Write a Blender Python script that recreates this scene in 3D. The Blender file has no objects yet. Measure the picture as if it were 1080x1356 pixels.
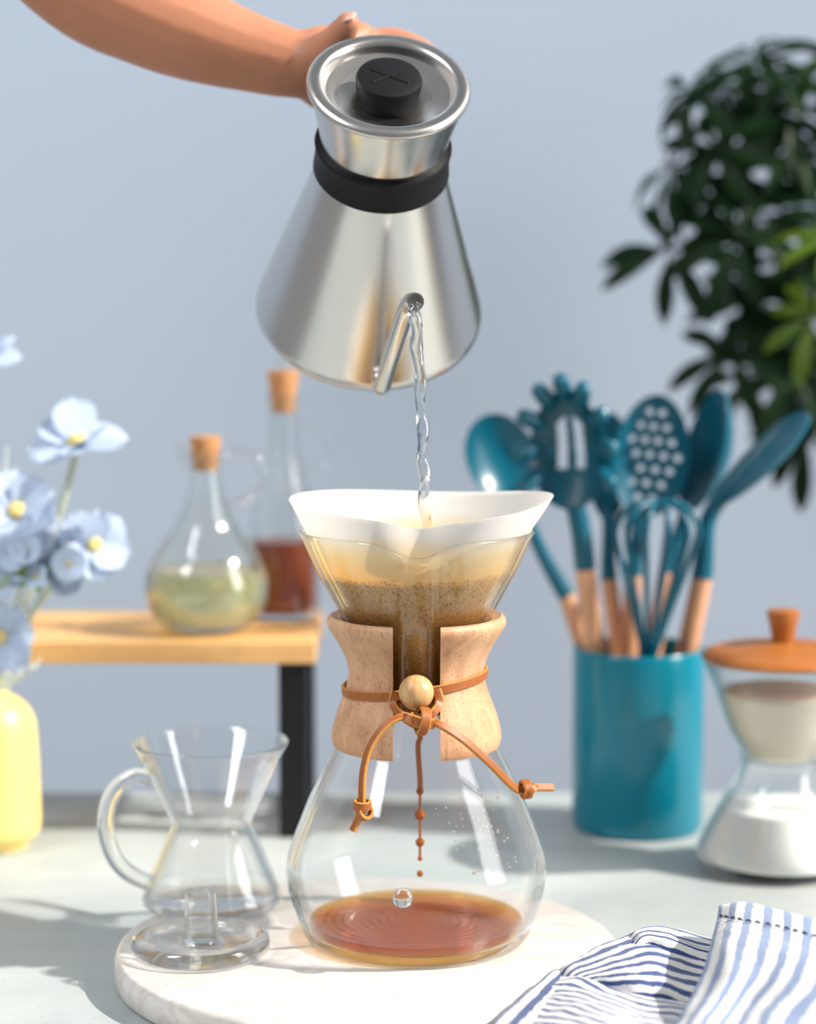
import bpy, bmesh, math, random
from mathutils import Vector, Matrix, noise
R = math.radians
sc = bpy.context.scene
C = sc.collection

# ------------------------------------------------------------------ camera, world, sun, exposure
cam_d = bpy.data.cameras.new('camera')
cam = bpy.data.objects.new('camera', cam_d); C.objects.link(cam); sc.camera = cam
cam_d.sensor_fit = 'VERTICAL'; cam_d.sensor_height = 36.0; cam_d.lens = 79.65
cam.location = (0, -1.1487, 0.363); cam.rotation_euler = (R(90 - 6.2), 0, 0)
cam_d.clip_start = 0.05
cam_d.dof.use_dof = True; cam_d.dof.focus_distance = 1.11; cam_d.dof.aperture_fstop = 3.8

world = bpy.data.worlds.new('world'); sc.world = world; world.use_nodes = True
bg = world.node_tree.nodes['Background']
bg.inputs[0].default_value = (0.88, 0.94, 1.0, 1); bg.inputs[1].default_value = 0.25

def lamp(name, kind, energy, color, loc, target, **kw):
    d = bpy.data.lights.new(name, kind); d.energy = energy; d.color = color
    for k, v in kw.items(): setattr(d, k, v)
    o = bpy.data.objects.new(name, d); C.objects.link(o); o.location = loc
    o.rotation_euler = (Vector(target) - Vector(loc)).to_track_quat('-Z', 'Y').to_euler()
    return o
az, el = R(-11), R(40)
sd = Vector((math.cos(el)*math.cos(az), math.cos(el)*math.sin(az), math.sin(el)))
lamp('sun', 'SUN', 5.8, (1.0, 0.94, 0.85), sd*5, (0, 0, 0), angle=R(1.2))
# added area fills, right and front left, for soft light and bright reflection bands
lamp('added_fill_right', 'AREA', 26, (1.0, 0.98, 0.95), (1.9, -0.55, 0.9), (0, 0, 0.2), shape='RECTANGLE', size=0.7, size_y=1.8)
lamp('added_fill_front', 'AREA', 32, (0.95, 0.98, 1.0), (-1.35, -0.9, 1.85), (-0.35, 0.5, 0.45), shape='RECTANGLE', size=0.6, size_y=1.5)

sc.view_settings.view_transform = 'Standard'; sc.view_settings.look = 'None'
sc.view_settings.gamma = 1.0; sc.view_settings.exposure = 0.12
sc.view_settings.use_curve_mapping = False
cy = sc.cycles
cy.max_bounces = 24; cy.transmission_bounces = 20; cy.transparent_max_bounces = 40; cy.glossy_bounces = 8; cy.diffuse_bounces = 4
cy.use_denoising = True; cy.blur_glossy = 0.6; cy.sample_clamp_indirect = 6.0
cy.caustics_reflective = False; cy.caustics_refractive = True

# ------------------------------------------------------------------ node helpers
def newmat(name):
    m = bpy.data.materials.new(name); m.use_nodes = True
    nt = m.node_tree; nt.nodes.clear()
    out = nt.nodes.new('ShaderNodeOutputMaterial')
    return m, nt, out
def N(nt, t, **kw):
    n = nt.nodes.new(t)
    for k, v in kw.items():
        if k.startswith('i_'):
            key = k[2:]; key = int(key) if key.isdigit() else key.replace('_', ' ')
            n.inputs[key].default_value = v
        else: setattr(n, k, v)
    return n
def c4(c): return (c[0], c[1], c[2], 1)
def ramp(nt, fac, stops, interp='LINEAR'):
    n = nt.nodes.new('ShaderNodeValToRGB'); n.color_ramp.interpolation = interp
    e = n.color_ramp.elements
    while len(e) < len(stops): e.new(0.5)
    for i, (p, c) in enumerate(stops):
        e[i].position = p; e[i].color = c4(c) if len(c) == 3 else c
    nt.links.new(fac, n.inputs[0]); return n.outputs[0]
def math_(nt, op, a, b=None, clamp=False):
    n = nt.nodes.new('ShaderNodeMath'); n.operation = op; n.use_clamp = clamp
    for i, v in enumerate((a, b)):
        if v is None: continue
        if isinstance(v, (int, float)): n.inputs[i].default_value = v
        else: nt.links.new(v, n.inputs[i])
    return n.outputs[0]
def mixc(nt, fac, a, b):
    n = nt.nodes.new('ShaderNodeMix'); n.data_type = 'RGBA'
    for s, v in ((n.inputs[0], fac), (n.inputs[6], a), (n.inputs[7], b)):
        if isinstance(v, (int, float)): s.default_value = v
        elif isinstance(v, tuple): s.default_value = c4(v)
        else: nt.links.new(v, s)
    return n.outputs[2]
def coord(nt, kind='Object', scale=(1, 1, 1), rot=(0, 0, 0)):
    t = nt.nodes.new('ShaderNodeTexCoord'); m = nt.nodes.new('ShaderNodeMapping')
    m.inputs['Scale'].default_value = scale; m.inputs['Rotation'].default_value = rot
    nt.links.new(t.outputs[kind], m.inputs[0]); return m.outputs[0]
def noise_(nt, vec, scale, detail=3, rough=0.5, dist=0.0):
    n = N(nt, 'ShaderNodeTexNoise', i_Scale=scale, i_Detail=detail, i_Roughness=rough, i_Distortion=dist)
    nt.links.new(vec, n.inputs['Vector']); return n.outputs['Fac']
def bump(nt, h, strength, dist=0.001):
    b = N(nt, 'ShaderNodeBump', i_Strength=strength, i_Distance=dist)
    nt.links.new(h, b.inputs['Height']); return b.outputs['Normal']
def principled(nt, out, color, rough=0.5, **kw):
    p = nt.nodes.new('ShaderNodeBsdfPrincipled')
    if isinstance(color, tuple): p.inputs['Base Color'].default_value = c4(color)
    else: nt.links.new(color, p.inputs['Base Color'])
    if isinstance(rough, (int, float)): p.inputs['Roughness'].default_value = rough
    else: nt.links.new(rough, p.inputs['Roughness'])
    for k, v in kw.items():
        k = k.replace('_', ' ')
        if isinstance(v, (int, float)): p.inputs[k].default_value = v
        elif isinstance(v, tuple): p.inputs[k].default_value = v if k == 'Subsurface Radius' else c4(v)
        else: nt.links.new(v, p.inputs[k])
    nt.links.new(p.outputs[0], out.inputs[0]); return p
M = {}
def simple(name, color, rough=0.5, var=0.12, nscale=60, **kw):
    """plain material with a slight procedural tone variation"""
    m, nt, out = newmat(name)
    n = noise_(nt, coord(nt), nscale, 4)
    dark = tuple(c*(1 - var) for c in color); light = tuple(min(1, c*(1 + var)) for c in color)
    principled(nt, out, mixc(nt, n, dark, light), rough, **kw)
    M[name] = m; return m

# ------------------------------------------------------------------ materials
simple('wall_paint', (0.425, 0.50, 0.61), 0.9, 0.02, 6)
simple('added_wall_paint', (0.16, 0.17, 0.19), 0.9, 0.05, 5)
simple('floor_mat', (0.25, 0.21, 0.17), 0.6, 0.1, 8)
simple('black_metal', (0.007, 0.007, 0.009), 0.45, 0.1, Specular_IOR_Level=0.3)
simple('black_rubber', (0.006, 0.006, 0.007), 0.55, 0.15, 300, Specular_IOR_Level=0.22)
simple('teal_ceramic', (0.0, 0.195, 0.285), 0.2, 0.03, 20)
simple('teal_inside', (0.0, 0.12, 0.18), 0.4, 0.03, 20)
simple('teal_silicone', (0.0, 0.105, 0.165), 0.3, 0.04, 60)
simple('yellow_ceramic', (0.93, 0.70, 0.22), 0.32, 0.03, 20)
simple('stem_green', (0.56, 0.62, 0.46), 0.6, 0.15, 200)
simple('fresh_green', (0.33, 0.50, 0.06), 0.55, 0.2, 200)
simple('pale_grass', (0.72, 0.77, 0.72), 0.7, 0.15, 200)
simple('pollen', (0.74, 0.58, 0.22), 0.8, 0.35, 900)
simple('trunk_bark', (0.16, 0.12, 0.08), 0.8, 0.3, 90)
simple('pot_clay', (0.55, 0.53, 0.50), 0.7, 0.1, 30)
simple('soil', (0.04, 0.03, 0.02), 0.95, 0.4, 200)
simple('milk', (0.94, 0.92, 0.90), 0.45, 0.01, 30, Subsurface_Weight=0.15, Subsurface_Radius=(0.004, 0.003, 0.002))
simple('sugar', (0.86, 0.75, 0.60), 0.85, 0.12, 1200)
simple('coffee_grounds', (0.20, 0.115, 0.05), 0.6, 0.5, 1500)
simple('thread_dark', (0.02, 0.03, 0.07), 0.8, 0.1)
simple('nail', (0.66, 0.38, 0.30), 0.35, 0.03)

def wood(name, light, dark, pore, rough=0.45, scale=(18, 18, 160), pores=0.5, axis_rot=(0, 0, 0), pm=55, pz=1.0):
    m, nt, out = newmat(name)
    v = coord(nt, 'Object', scale, axis_rot)
    g = noise_(nt, v, 1.0, 5, 0.6, 0.8)
    col = mixc(nt, ramp(nt, g, [(0.3, (0, 0, 0)), (0.7, (1, 1, 1))]), dark, light)
    v2 = coord(nt, 'Object', (scale[0]*pm, scale[1]*pm, scale[2]*pz), axis_rot)
    p = noise_(nt, v2, 1.0, 2)
    pf = math_(nt, 'MULTIPLY', ramp(nt, p, [(0.34, (1, 1, 1)), (0.39, (0, 0, 0))]), pores)
    col = mixc(nt, pf, col, pore)
    principled(nt, out, col, rough); M[name] = m; return m
wood('collar_wood', (0.70, 0.42, 0.235), (0.47, 0.235, 0.115), (0.22, 0.08, 0.035), 0.5, (75, 75, 22), 0.85, (0.1, 0.12, 0), 26, 11)
wood('bead_wood', (0.72, 0.46, 0.22), (0.48, 0.25, 0.09), (0.30, 0.13, 0.05), 0.35, (260, 260, 40), 0.6, (0, 0, 0), 8, 8)
wood('handle_wood', (0.78, 0.42, 0.24), (0.62, 0.30, 0.16), (0.35, 0.14, 0.07), 0.45, (60, 60, 14), 0.3)
wood('lid_wood', (0.50, 0.18, 0.035), (0.34, 0.10, 0.02), (0.2, 0.06, 0.02), 0.35, (14, 90, 90), 0.25)
wood('shelf_wood', (0.78, 0.46, 0.18), (0.62, 0.33, 0.12), (0.40, 0.18, 0.06), 0.5, (6, 70, 70), 0.25)
m, nt, out = newmat('cork')
n = noise_(nt, coord(nt), 500, 4)
principled(nt, out, ramp(nt, n, [(0.35, (0.22, 0.09, 0.03)), (0.5, (0.58, 0.27, 0.10)), (0.75, (0.68, 0.36, 0.16))]), 0.85); M['cork'] = m
m, nt, out = newmat('leather')
n = noise_(nt, coord(nt), 400, 4)
principled(nt, out, mixc(nt, n, (0.25, 0.065, 0.011), (0.40, 0.12, 0.024)), 0.45, Normal=bump(nt, n, 0.2, 0.0004)); M['leather'] = m
m, nt, out = newmat('leather_edge')
n = noise_(nt, coord(nt), 900, 4)
principled(nt, out, mixc(nt, n, (0.36, 0.14, 0.02), (0.60, 0.28, 0.055)), 0.8, Normal=bump(nt, n, 0.5, 0.0004)); M['leather_edge'] = m

# pale blue-green plaster table
m, nt, out = newmat('table_plaster')
v = coord(nt)
a = noise_(nt, v, 7, 5, 0.6, 0.5); b = noise_(nt, v, 260, 3); c = noise_(nt, coord(nt, 'Object', (4, 30, 4)), 1, 4, 0.6)
col = mixc(nt, ramp(nt, a, [(0.35, (0, 0, 0)), (0.65, (1, 1, 1))]), (0.35, 0.39, 0.39), (0.45, 0.485, 0.475))
col = mixc(nt, math_(nt, 'MULTIPLY', ramp(nt, c, [(0.45, (0, 0, 0)), (0.7, (1, 1, 1))]), 0.5), col, (0.50, 0.52, 0.505))
col = mixc(nt, math_(nt, 'MULTIPLY', ramp(nt, b, [(0.30, (1, 1, 1)), (0.36, (0, 0, 0))]), 0.45), col, (0.22, 0.26, 0.27))
principled(nt, out, col, 0.55, Normal=bump(nt, b, 0.35, 0.0008)); M['table_plaster'] = m

# white marble
m, nt, out = newmat('marble')
v = coord(nt, 'Object', (1, 2.6, 2.6), (0, 0, 0.25))
a = noise_(nt, v, 9, 6, 0.62, 1.6); b = noise_(nt, v, 26, 5, 0.6, 1.0); s = noise_(nt, coord(nt), 160, 2)
col = mixc(nt, ramp(nt, a, [(0.45, (0, 0, 0)), (0.52, (1, 1, 1)), (0.60, (0, 0, 0))]), (0.69, 0.65, 0.61), (0.60, 0.545, 0.50))
col = mixc(nt, math_(nt, 'MULTIPLY', ramp(nt, b, [(0.5, (0, 0, 0)), (0.62, (1, 1, 1))]), 0.35), col, (0.54, 0.48, 0.435))
col = mixc(nt, math_(nt, 'MULTIPLY', ramp(nt, s, [(0.22, (1, 1, 1)), (0.27, (0, 0, 0))]), 0.7), col, (0.35, 0.24, 0.18))
principled(nt, out, col, 0.3, Subsurface_Weight=0.1, Subsurface_Radius=(0.004, 0.003, 0.003)); M['marble'] = m

# glass: see-through where looked at squarely, refracting and mirroring towards its edges (Fresnel)
def thin_glass(name, tint=(0.985, 0.99, 0.99), refr=0.8, lo=0.45, hi=0.95, ior=1.46, gloss=1.0):
    m, nt, out = newmat(name)
    lw = N(nt, 'ShaderNodeLayerWeight', i_Blend=0.5)
    f = lw.outputs['Facing']
    mr = N(nt, 'ShaderNodeMapRange', interpolation_type='SMOOTHSTEP')
    nt.links.new(f, mr.inputs[0]); mr.inputs[1].default_value = lo; mr.inputs[2].default_value = hi
    mr.inputs[3].default_value = 0.0; mr.inputs[4].default_value = refr
    tr = N(nt, 'ShaderNodeBsdfTransparent'); tr.inputs[0].default_value = c4(tint)
    gl = N(nt, 'ShaderNodeBsdfGlass', i_Roughness=0.0, i_IOR=ior); gl.inputs[0].default_value = c4(tint)
    mx = N(nt, 'ShaderNodeMixShader'); nt.links.new(mr.outputs[0], mx.inputs[0])
    nt.links.new(tr.outputs[0], mx.inputs[1]); nt.links.new(gl.outputs[0], mx.inputs[2])
    gs = N(nt, 'ShaderNodeBsdfGlossy', i_Roughness=0.03); gs.inputs[0].default_value = (1, 1, 1, 1)
    fr = math_(nt, 'ADD', math_(nt, 'MULTIPLY', math_(nt, 'POWER', f, 4.0), 0.55*gloss), 0.045*gloss)
    m2 = N(nt, 'ShaderNodeMixShader'); nt.links.new(fr, m2.inputs[0])
    nt.links.new(mx.outputs[0], m2.inputs[1]); nt.links.new(gs.outputs[0], m2.inputs[2])
    nt.links.new(m2.outputs[0], out.inputs[0]); M[name] = m; return m
thin_glass('glass', (0.985, 0.99, 0.99), 0.95, 0.5, 0.93, gloss=0.75)
thin_glass('mug_glass', (0.985, 0.99, 0.99), 0.95, 0.42, 0.9, gloss=1.3)
thin_glass('glass_solid', (0.99, 0.995, 0.99), 0.85, 0.0, 0.85, gloss=1.5)
thin_glass('glass_thick', (0.99, 0.995, 0.99), 0.97, -0.2, 0.25)
thin_glass('bottle_glass', (0.98, 0.99, 0.985), 0.9, 0.4, 0.97)
thin_glass('water', (0.98, 0.99, 1.0), 0.98, -0.2, 0.3, 1.33, 2.2)
def liquid(name, tint, body, bodyfac, refr=0.3, ior=1.36, gl=1.0):
    m, nt, out = newmat(name)
    lw = N(nt, 'ShaderNodeLayerWeight', i_Blend=0.5); f = lw.outputs['Facing']
    nz = noise_(nt, coord(nt), 60, 4, 0.6, 1.0)
    tr = N(nt, 'ShaderNodeBsdfTransparent'); tr.inputs[0].default_value = c4(tint)
    gb = N(nt, 'ShaderNodeBsdfGlass', i_Roughness=0.0, i_IOR=ior); gb.inputs[0].default_value = c4(tint)
    mx = N(nt, 'ShaderNodeMixShader'); mx.inputs[0].default_value = refr
    nt.links.new(tr.outputs[0], mx.inputs[1]); nt.links.new(gb.outputs[0], mx.inputs[2])
    df = N(nt, 'ShaderNodeBsdfDiffuse'); nt.links.new(mixc(nt, nz, tuple(c*0.7 for c in body), body), df.inputs[0])
    m1 = N(nt, 'ShaderNodeMixShader'); m1.inputs[0].default_value = bodyfac
    nt.links.new(mx.outputs[0], m1.inputs[1]); nt.links.new(df.outputs[0], m1.inputs[2])
    gs = N(nt, 'ShaderNodeBsdfGlossy', i_Roughness=0.03); gs.inputs[0].default_value = (1, 1, 1, 1)
    fr = math_(nt, 'ADD', math_(nt, 'MULTIPLY', math_(nt, 'POWER', f, 5.0), 0.7*gl), 0.02)
    m2 = N(nt, 'ShaderNodeMixShader'); nt.links.new(fr, m2.inputs[0])
    nt.links.new(m1.outputs[0], m2.inputs[1]); nt.links.new(gs.outputs[0], m2.inputs[2])
    nt.links.new(m2.outputs[0], out.inputs[0]); M[name] = m; return m
liquid('coffee', (0.97, 0.90, 0.75), (0.30, 0.07, 0.004), 0.05, 0.0, gl=0.7)
nt = M['coffee'].node_tree
va_ = N(nt, 'ShaderNodeVolumeAbsorption', i_Density=230.0); va_.inputs[0].default_value = (0.92, 0.66, 0.06, 1)
nt.links.new(va_.outputs[0], nt.nodes['Material Output'].inputs['Volume'])
liquid('coffee_drop', (0.90, 0.42, 0.06), (0.55, 0.17, 0.015), 0.5, 0.3, gl=0.5)
liquid('olive_oil', (0.99, 0.95, 0.68), (0.80, 0.68, 0.28), 0.18, 1.0, 1.47)
liquid('vinegar', (0.80, 0.26, 0.06), (0.32, 0.07, 0.014), 0.45, 0.6, 1.40)

# brushed steel
def steel(name, rough, aniso):
    m, nt, out = newmat(name)
    v = coord(nt, 'Object', (1, 1, 900)); n = noise_(nt, v, 1.0, 3)
    tg = N(nt, 'ShaderNodeTangent', direction_type='RADIAL', axis='Z')
    r = math_(nt, 'ADD', math_(nt, 'MULTIPLY', n, 0.08), rough - 0.04)
    principled(nt, out, (0.60, 0.58, 0.555), r, Metallic=1.0, Anisotropic=aniso, Tangent=tg.outputs[0]); M[name] = m
steel('steel', 0.22, 0.6); steel('steel_lid', 0.28, 0.3); steel('steel_smooth', 0.2, 0.0)

# filter paper: white, soaked tan and brown where the wet coffee sits against it
m, nt, out = newmat('filter_paper')
tc = nt.nodes.new('ShaderNodeTexCoord'); sx = nt.nodes.new('ShaderNodeSeparateXYZ'); nt.links.new(tc.outputs['Object'], sx.inputs[0])
nz = noise_(nt, coord(nt), 38, 5, 0.6, 0.4); fine = noise_(nt, coord(nt), 700, 3)
h = math_(nt, 'ADD', math_(nt, 'MULTIPLY', sx.outputs[2], 1000.0), math_(nt, 'MULTIPLY', math_(nt, 'SUBTRACT', nz, 0.5), 13.0))
hn = math_(nt, 'DIVIDE', math_(nt, 'SUBTRACT', h, 130.0), 100.0, True)
col = ramp(nt, hn, [(0.0, (0.50, 0.22, 0.035)), (0.42, (0.76, 0.42, 0.12)), (0.60, (0.86, 0.53, 0.18)), (0.635, (0.95, 0.68, 0.28)), (0.74, (0.94, 0.78, 0.48)), (0.86, (0.93, 0.91, 0.88))])
col = mixc(nt, math_(nt, 'MULTIPLY', ramp(nt, fine, [(0.35, (1, 1, 1)), (0.5, (0, 0, 0))]), math_(nt, 'MULTIPLY', math_(nt, 'LESS_THAN', hn, 0.63), 0.5)), col, (0.14, 0.08, 0.03))
df = N(nt, 'ShaderNodeBsdfDiffuse'); tl = N(nt, 'ShaderNodeBsdfTranslucent')
nt.links.new(col, df.inputs[0]); nt.links.new(col, tl.inputs[0])
mx = N(nt, 'ShaderNodeMixShader'); mx.inputs[0].default_value = 0.5
nt.links.new(df.outputs[0], mx.inputs[1]); nt.links.new(tl.outputs[0], mx.inputs[2]); nt.links.new(mx.outputs[0], out.inputs[0]); M['filter_paper'] = m

# leaf and petal (thin, let some light through)
def leafmat(name, c1, c2, trans=0.25, rough=0.4, nscale=30, spec=0.06):
    m, nt, out = newmat(name)
    n = noise_(nt, coord(nt), nscale, 3); col = mixc(nt, n, c1, c2)
    df = N(nt, 'ShaderNodeBsdfDiffuse'); tl = N(nt, 'ShaderNodeBsdfTranslucent'); gs = N(nt, 'ShaderNodeBsdfGlossy', i_Roughness=rough)
    nt.links.new(col, df.inputs[0]); nt.links.new(col, tl.inputs[0])
    mx = N(nt, 'ShaderNodeMixShader'); mx.inputs[0].default_value = trans
    nt.links.new(df.outputs[0], mx.inputs[1]); nt.links.new(tl.outputs[0], mx.inputs[2])
    m2 = N(nt, 'ShaderNodeMixShader'); m2.inputs[0].default_value = spec
    nt.links.new(mx.outputs[0], m2.inputs[1]); nt.links.new(gs.outputs[0], m2.inputs[2])
    nt.links.new(m2.outputs[0], out.inputs[0]); M[name] = m
leafmat('leaf_dark', (0.004, 0.016, 0.005), (0.010, 0.036, 0.009), 0.2, 0.45, 20, 0.012)
leafmat('leaf_young', (0.09, 0.17, 0.012), (0.17, 0.26, 0.022), 0.35, 0.4, 30, 0.03)
leafmat('petal', (0.32, 0.42, 0.74), (0.72, 0.77, 0.90), 0.3, 0.6, 160, 0.02)
leafmat('petal_small', (0.50, 0.64, 0.86), (0.78, 0.85, 0.95), 0.3, 0.6, 300, 0.02)

# skin
m, nt, out = newmat('skin')
a = noise_(nt, coord(nt), 30, 4, 0.6); b = noise_(nt, coord(nt), 450, 3)
principled(nt, out, mixc(nt, a, (0.42, 0.165, 0.085), (0.52, 0.225, 0.125)), 0.5, Subsurface_Weight=0.15, Subsurface_Radius=(0.006, 0.003, 0.0015),
           Normal=bump(nt, b, 0.12, 0.0006)); M['skin'] = m

# striped cloth (stripes follow the cloth's own weave coordinate)
def stripes(name, axis, count, duty, blue, white=(0.70, 0.685, 0.67), tear=0.25):
    m, nt, out = newmat(name)
    tc = nt.nodes.new('ShaderNodeTexCoord'); sx = nt.nodes.new('ShaderNodeSeparateXYZ'); nt.links.new(tc.outputs['UV'], sx.inputs[0])
    n = noise_(nt, coord(nt), 900, 3); n2 = noise_(nt, coord(nt), 140, 3)
    u = math_(nt, 'ADD', math_(nt, 'MULTIPLY', sx.outputs[axis], float(count)), math_(nt, 'MULTIPLY', math_(nt, 'SUBTRACT', n2, 0.5), 0.22))
    fr = math_(nt, 'ADD', math_(nt, 'FRACT', u), math_(nt, 'MULTIPLY', math_(nt, 'SUBTRACT', n, 0.5), tear))
    k = math_(nt, 'LESS_THAN', fr, duty)
    bl = mixc(nt, n, tuple(c*0.75 for c in blue), tuple(min(1, c*1.35) for c in blue))
    principled(nt, out, mixc(nt, k, white, bl), 0.9, Sheen_Weight=0.2, Normal=bump(nt, n, 0.4, 0.0006)); M[name] = m
stripes('stripe_border', 1, 4, 0.42, (0.035, 0.065, 0.19))
stripes('stripe_fine', 1, 24, 0.42, (0.035, 0.065, 0.19))
stripes('stripe_bold', 1, 10, 0.46, (0.035, 0.065, 0.19))
stripes('stripe_top', 1, 9, 0.36, (0.035, 0.065, 0.19))
stripes('stripe_wide', 0, 7.5, 0.44, (0.20, 0.26, 0.40), tear=0.3)

# ------------------------------------------------------------------ mesh helpers (all builders work in millimetres)
def smooth(me, flag=True, angle=None):
    if flag:
        me.polygons.foreach_set('use_smooth', [True]*len(me.polygons))
        if angle is not None: me.set_sharp_from_angle(angle=R(angle))
def mesh(name, verts, faces, sm=True, angle=40, off=(0, 0, 0), uvs=None):
    me = bpy.data.meshes.new(name)
    me.from_pydata([((x-off[0])*.001, (y-off[1])*.001, (z-off[2])*.001) for x, y, z in verts], [], faces)
    me.validate()
    bm = bmesh.new(); bm.from_mesh(me); bmesh.ops.recalc_face_normals(bm, faces=bm.faces); bm.to_mesh(me); bm.free()
    smooth(me, sm, angle)
    return me
def obj(name, me, mat, parent=None):
    o = bpy.data.objects.new(name, me); C.objects.link(o)
    me.materials.clear()
    for mm in (mat if isinstance(mat, (list, tuple)) else [mat]): me.materials.append(M[mm])
    if parent: o.parent = parent
    return o
def tag(o, label, cat, group=None, kind=None):
    if label: o['label'] = label
    if cat: o['category'] = cat
    if group: o['group'] = group
    if kind: o['kind'] = kind
    return o
def thing(name, label, cat, loc=(0, 0, 0), group=None, rot=None):
    o = bpy.data.objects.new(name, None); C.objects.link(o); o.empty_display_size = 0.02
    o.location = [c*.001 for c in loc]
    if rot: o.rotation_euler = rot
    return tag(o, label, cat, group)
def lathe(name, prof, n=64, close=False, fn=None, t0=0, t1=2*math.pi, off=(0, 0, 0), angle=40, **kw):
    """revolve (r,z) profile; fn(r,z,theta,i)->(r,z) may deform; r==0 ends become poles"""
    verts, faces = [], []; rows = []
    full = abs(t1 - t0 - 2*math.pi) < 1e-6; m = n if full else n + 1
    for i, (r, z) in enumerate(prof):
        if r <= 1e-9 and fn is None:
            rows.append([len(verts)]); verts.append((0, 0, z)); continue
        row = []
        for k in range(m):
            t = t0 + (t1 - t0)*k/n
            rr, zz = (r, z) if fn is None else fn(r, z, t, i)
            row.append(len(verts)); verts.append((rr*math.cos(t), rr*math.sin(t), zz))
        rows.append(row)
    pairs = list(zip(rows[:-1], rows[1:])) + ([(rows[-1], rows[0])] if close else [])
    for a, b in pairs:
        for k in range(m if full else m - 1):
            k2 = (k + 1) % m
            if len(a) == 1 and len(b) == 1: continue
            if len(a) == 1: faces.append((a[0], b[k], b[k2]))
            elif len(b) == 1: faces.append((a[k], b[0], a[k2]))
            else: faces.append((a[k], b[k], b[k2], a[k2]))
    return mesh(name, verts, faces, True, angle, off)
def catmull(pts, sub):
    """smooth a list of tuples of any size"""
    out = []; n = len(pts)
    for i in range(n - 1):
        p0, p1, p2, p3 = pts[max(i-1, 0)], pts[i], pts[i+1], pts[min(i+2, n-1)]
        for s in range(sub):
            t = s/sub
            out.append(tuple(0.5*((2*b) + (-a + c)*t + (2*a - 5*b + 4*c - d)*t*t + (-a + 3*b - 3*c + d)*t**3) for a, b, c, d in zip(p0, p1, p2, p3)))
    out.append(tuple(pts[-1])); return out
def frames(path, hint=None):
    P = [Vector(p[:3]) for p in path]; T = []
    for i in range(len(P)):
        T.append((P[min(i+1, len(P)-1)] - P[max(i-1, 0)]).normalized())
    nrm = Vector(hint) if hint else (Vector((0, 0, 1)) if abs(T[0].z) < .9 else Vector((1, 0, 0)))
    out = []
    for p, t in zip(P, T):
        if hint is not None: nrm = Vector(hint) if not callable(hint) else hint(p)
        u = nrm - t*nrm.dot(t)
        u.normalize(); nrm = u
        out.append((p, t, u, t.cross(u)))
    return out
def tube_geo(path, rad, n=12, caps=True, closed=False):
    if isinstance(rad, (int, float)): rad = [rad]*len(path)
    fr = frames(path); verts, faces = [], []
    for (p, t, u, w), r in zip(fr, rad):
        for k in range(n):
            a = 2*math.pi*k/n; verts.append(tuple(p + (u*math.cos(a) + w*math.sin(a))*r))
    L = len(path)
    for i in range(L - 1):
        for k in range(n):
            k2 = (k+1) % n; faces.append((i*n+k, i*n+k2, (i+1)*n+k2, (i+1)*n+k))
    if caps:
        faces.append(tuple(range(n))[::-1]); faces.append(tuple(range((L-1)*n, L*n)))
    return verts, faces
def tube(name, path, rad, n=12, off=(0, 0, 0), caps=True):
    v, f = tube_geo(path, rad, n, caps); return mesh(name, v, f, True, 50, off)
def ribbon(name, path, w, t, hint, off=(0, 0, 0), closed=False):
    """flat strap of width w, thickness t; hint(p) = direction of its face"""
    verts, faces = [], []
    P = [Vector(p) for p in path]; n = len(P)
    for i in range(n):
        a, b = (P[(i-1) % n], P[(i+1) % n]) if closed else (P[max(i-1, 0)], P[min(i+1, n-1)])
        T = (b - a).normalized(); f = hint(P[i]) if callable(hint) else Vector(hint)
        f = (f - T*f.dot(T)).normalized(); s = T.cross(f)
        b_ = 0.25*t
        for (x, y) in ((-w/2+b_, -t/2), (w/2-b_, -t/2), (w/2, -t/2+b_), (w/2, t/2-b_), (w/2-b_, t/2), (-w/2+b_, t/2), (-w/2, t/2-b_), (-w/2, -t/2+b_)):
            verts.append(tuple(P[i] + s*x + f*y))
    m = 8
    for i in range(n if closed else n-1):
        j = (i+1) % n
        for k in range(m):
            faces.append((i*m+k, i*m+(k+1) % m, j*m+(k+1) % m, j*m+k))
    if not closed:
        faces.append(tuple(range(m))[::-1]); faces.append(tuple(range((n-1)*m, n*m)))
    me = mesh(name, verts, faces, True, 35, off)
    return me
def strap_obj(name, me, parent):
    """leather: smooth face, raw edges"""
    o = obj(name, me, ['leather', 'leather_edge'], parent)
    nf = len(me.polygons)
    for p in me.polygons:
        k = p.index % 8
        p.material_index = 1 if k in (1, 2, 3, 5, 6, 7) and p.index < nf - 2 else (1 if p.index >= nf - 2 else 0)
    return o
def box_geo(x0, x1, y0, y1, z0, z1):
    v = [(x, y, z) for x in (x0, x1) for y in (y0, y1) for z in (z0, z1)]
    f = [(0, 1, 3, 2), (4, 6, 7, 5), (0, 4, 5, 1), (2, 3, 7, 6), (0, 2, 6, 4), (1, 5, 7, 3)]
    return v, f
def box(name, x0, x1, y0, y1, z0, z1, bev=1.0, off=(0, 0, 0)):
    v, f = box_geo(x0, x1, y0, y1, z0, z1)
    me = mesh(name, v, f, False, None, off)
    if bev:
        bm = bmesh.new(); bm.from_mesh(me)
        bmesh.ops.bevel(bm, geom=bm.edges[:], offset=bev*.001, segments=2, profile=0.5, affect='EDGES')
        bm.to_mesh(me); bm.free()
    return me
def join_geo(*gs):
    V, F = [], []
    for v, f in gs:
        o = len(V); V += v; F += [tuple(i+o for i in q) for q in f]
    return V, F
def lerp(tab, z):
    if z <= tab[0][1]: return tab[0][0]
    for (r0, z0), (r1, z1) in zip(tab, tab[1:]):
        if z <= z1: return r0 + (r1-r0)*(z-z0)/max(z1-z0, 1e-6)
    return tab[-1][0]
def ss(a, b, x):
    t = min(1, max(0, (x-a)/(b-a))); return t*t*(3-2*t)

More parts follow.
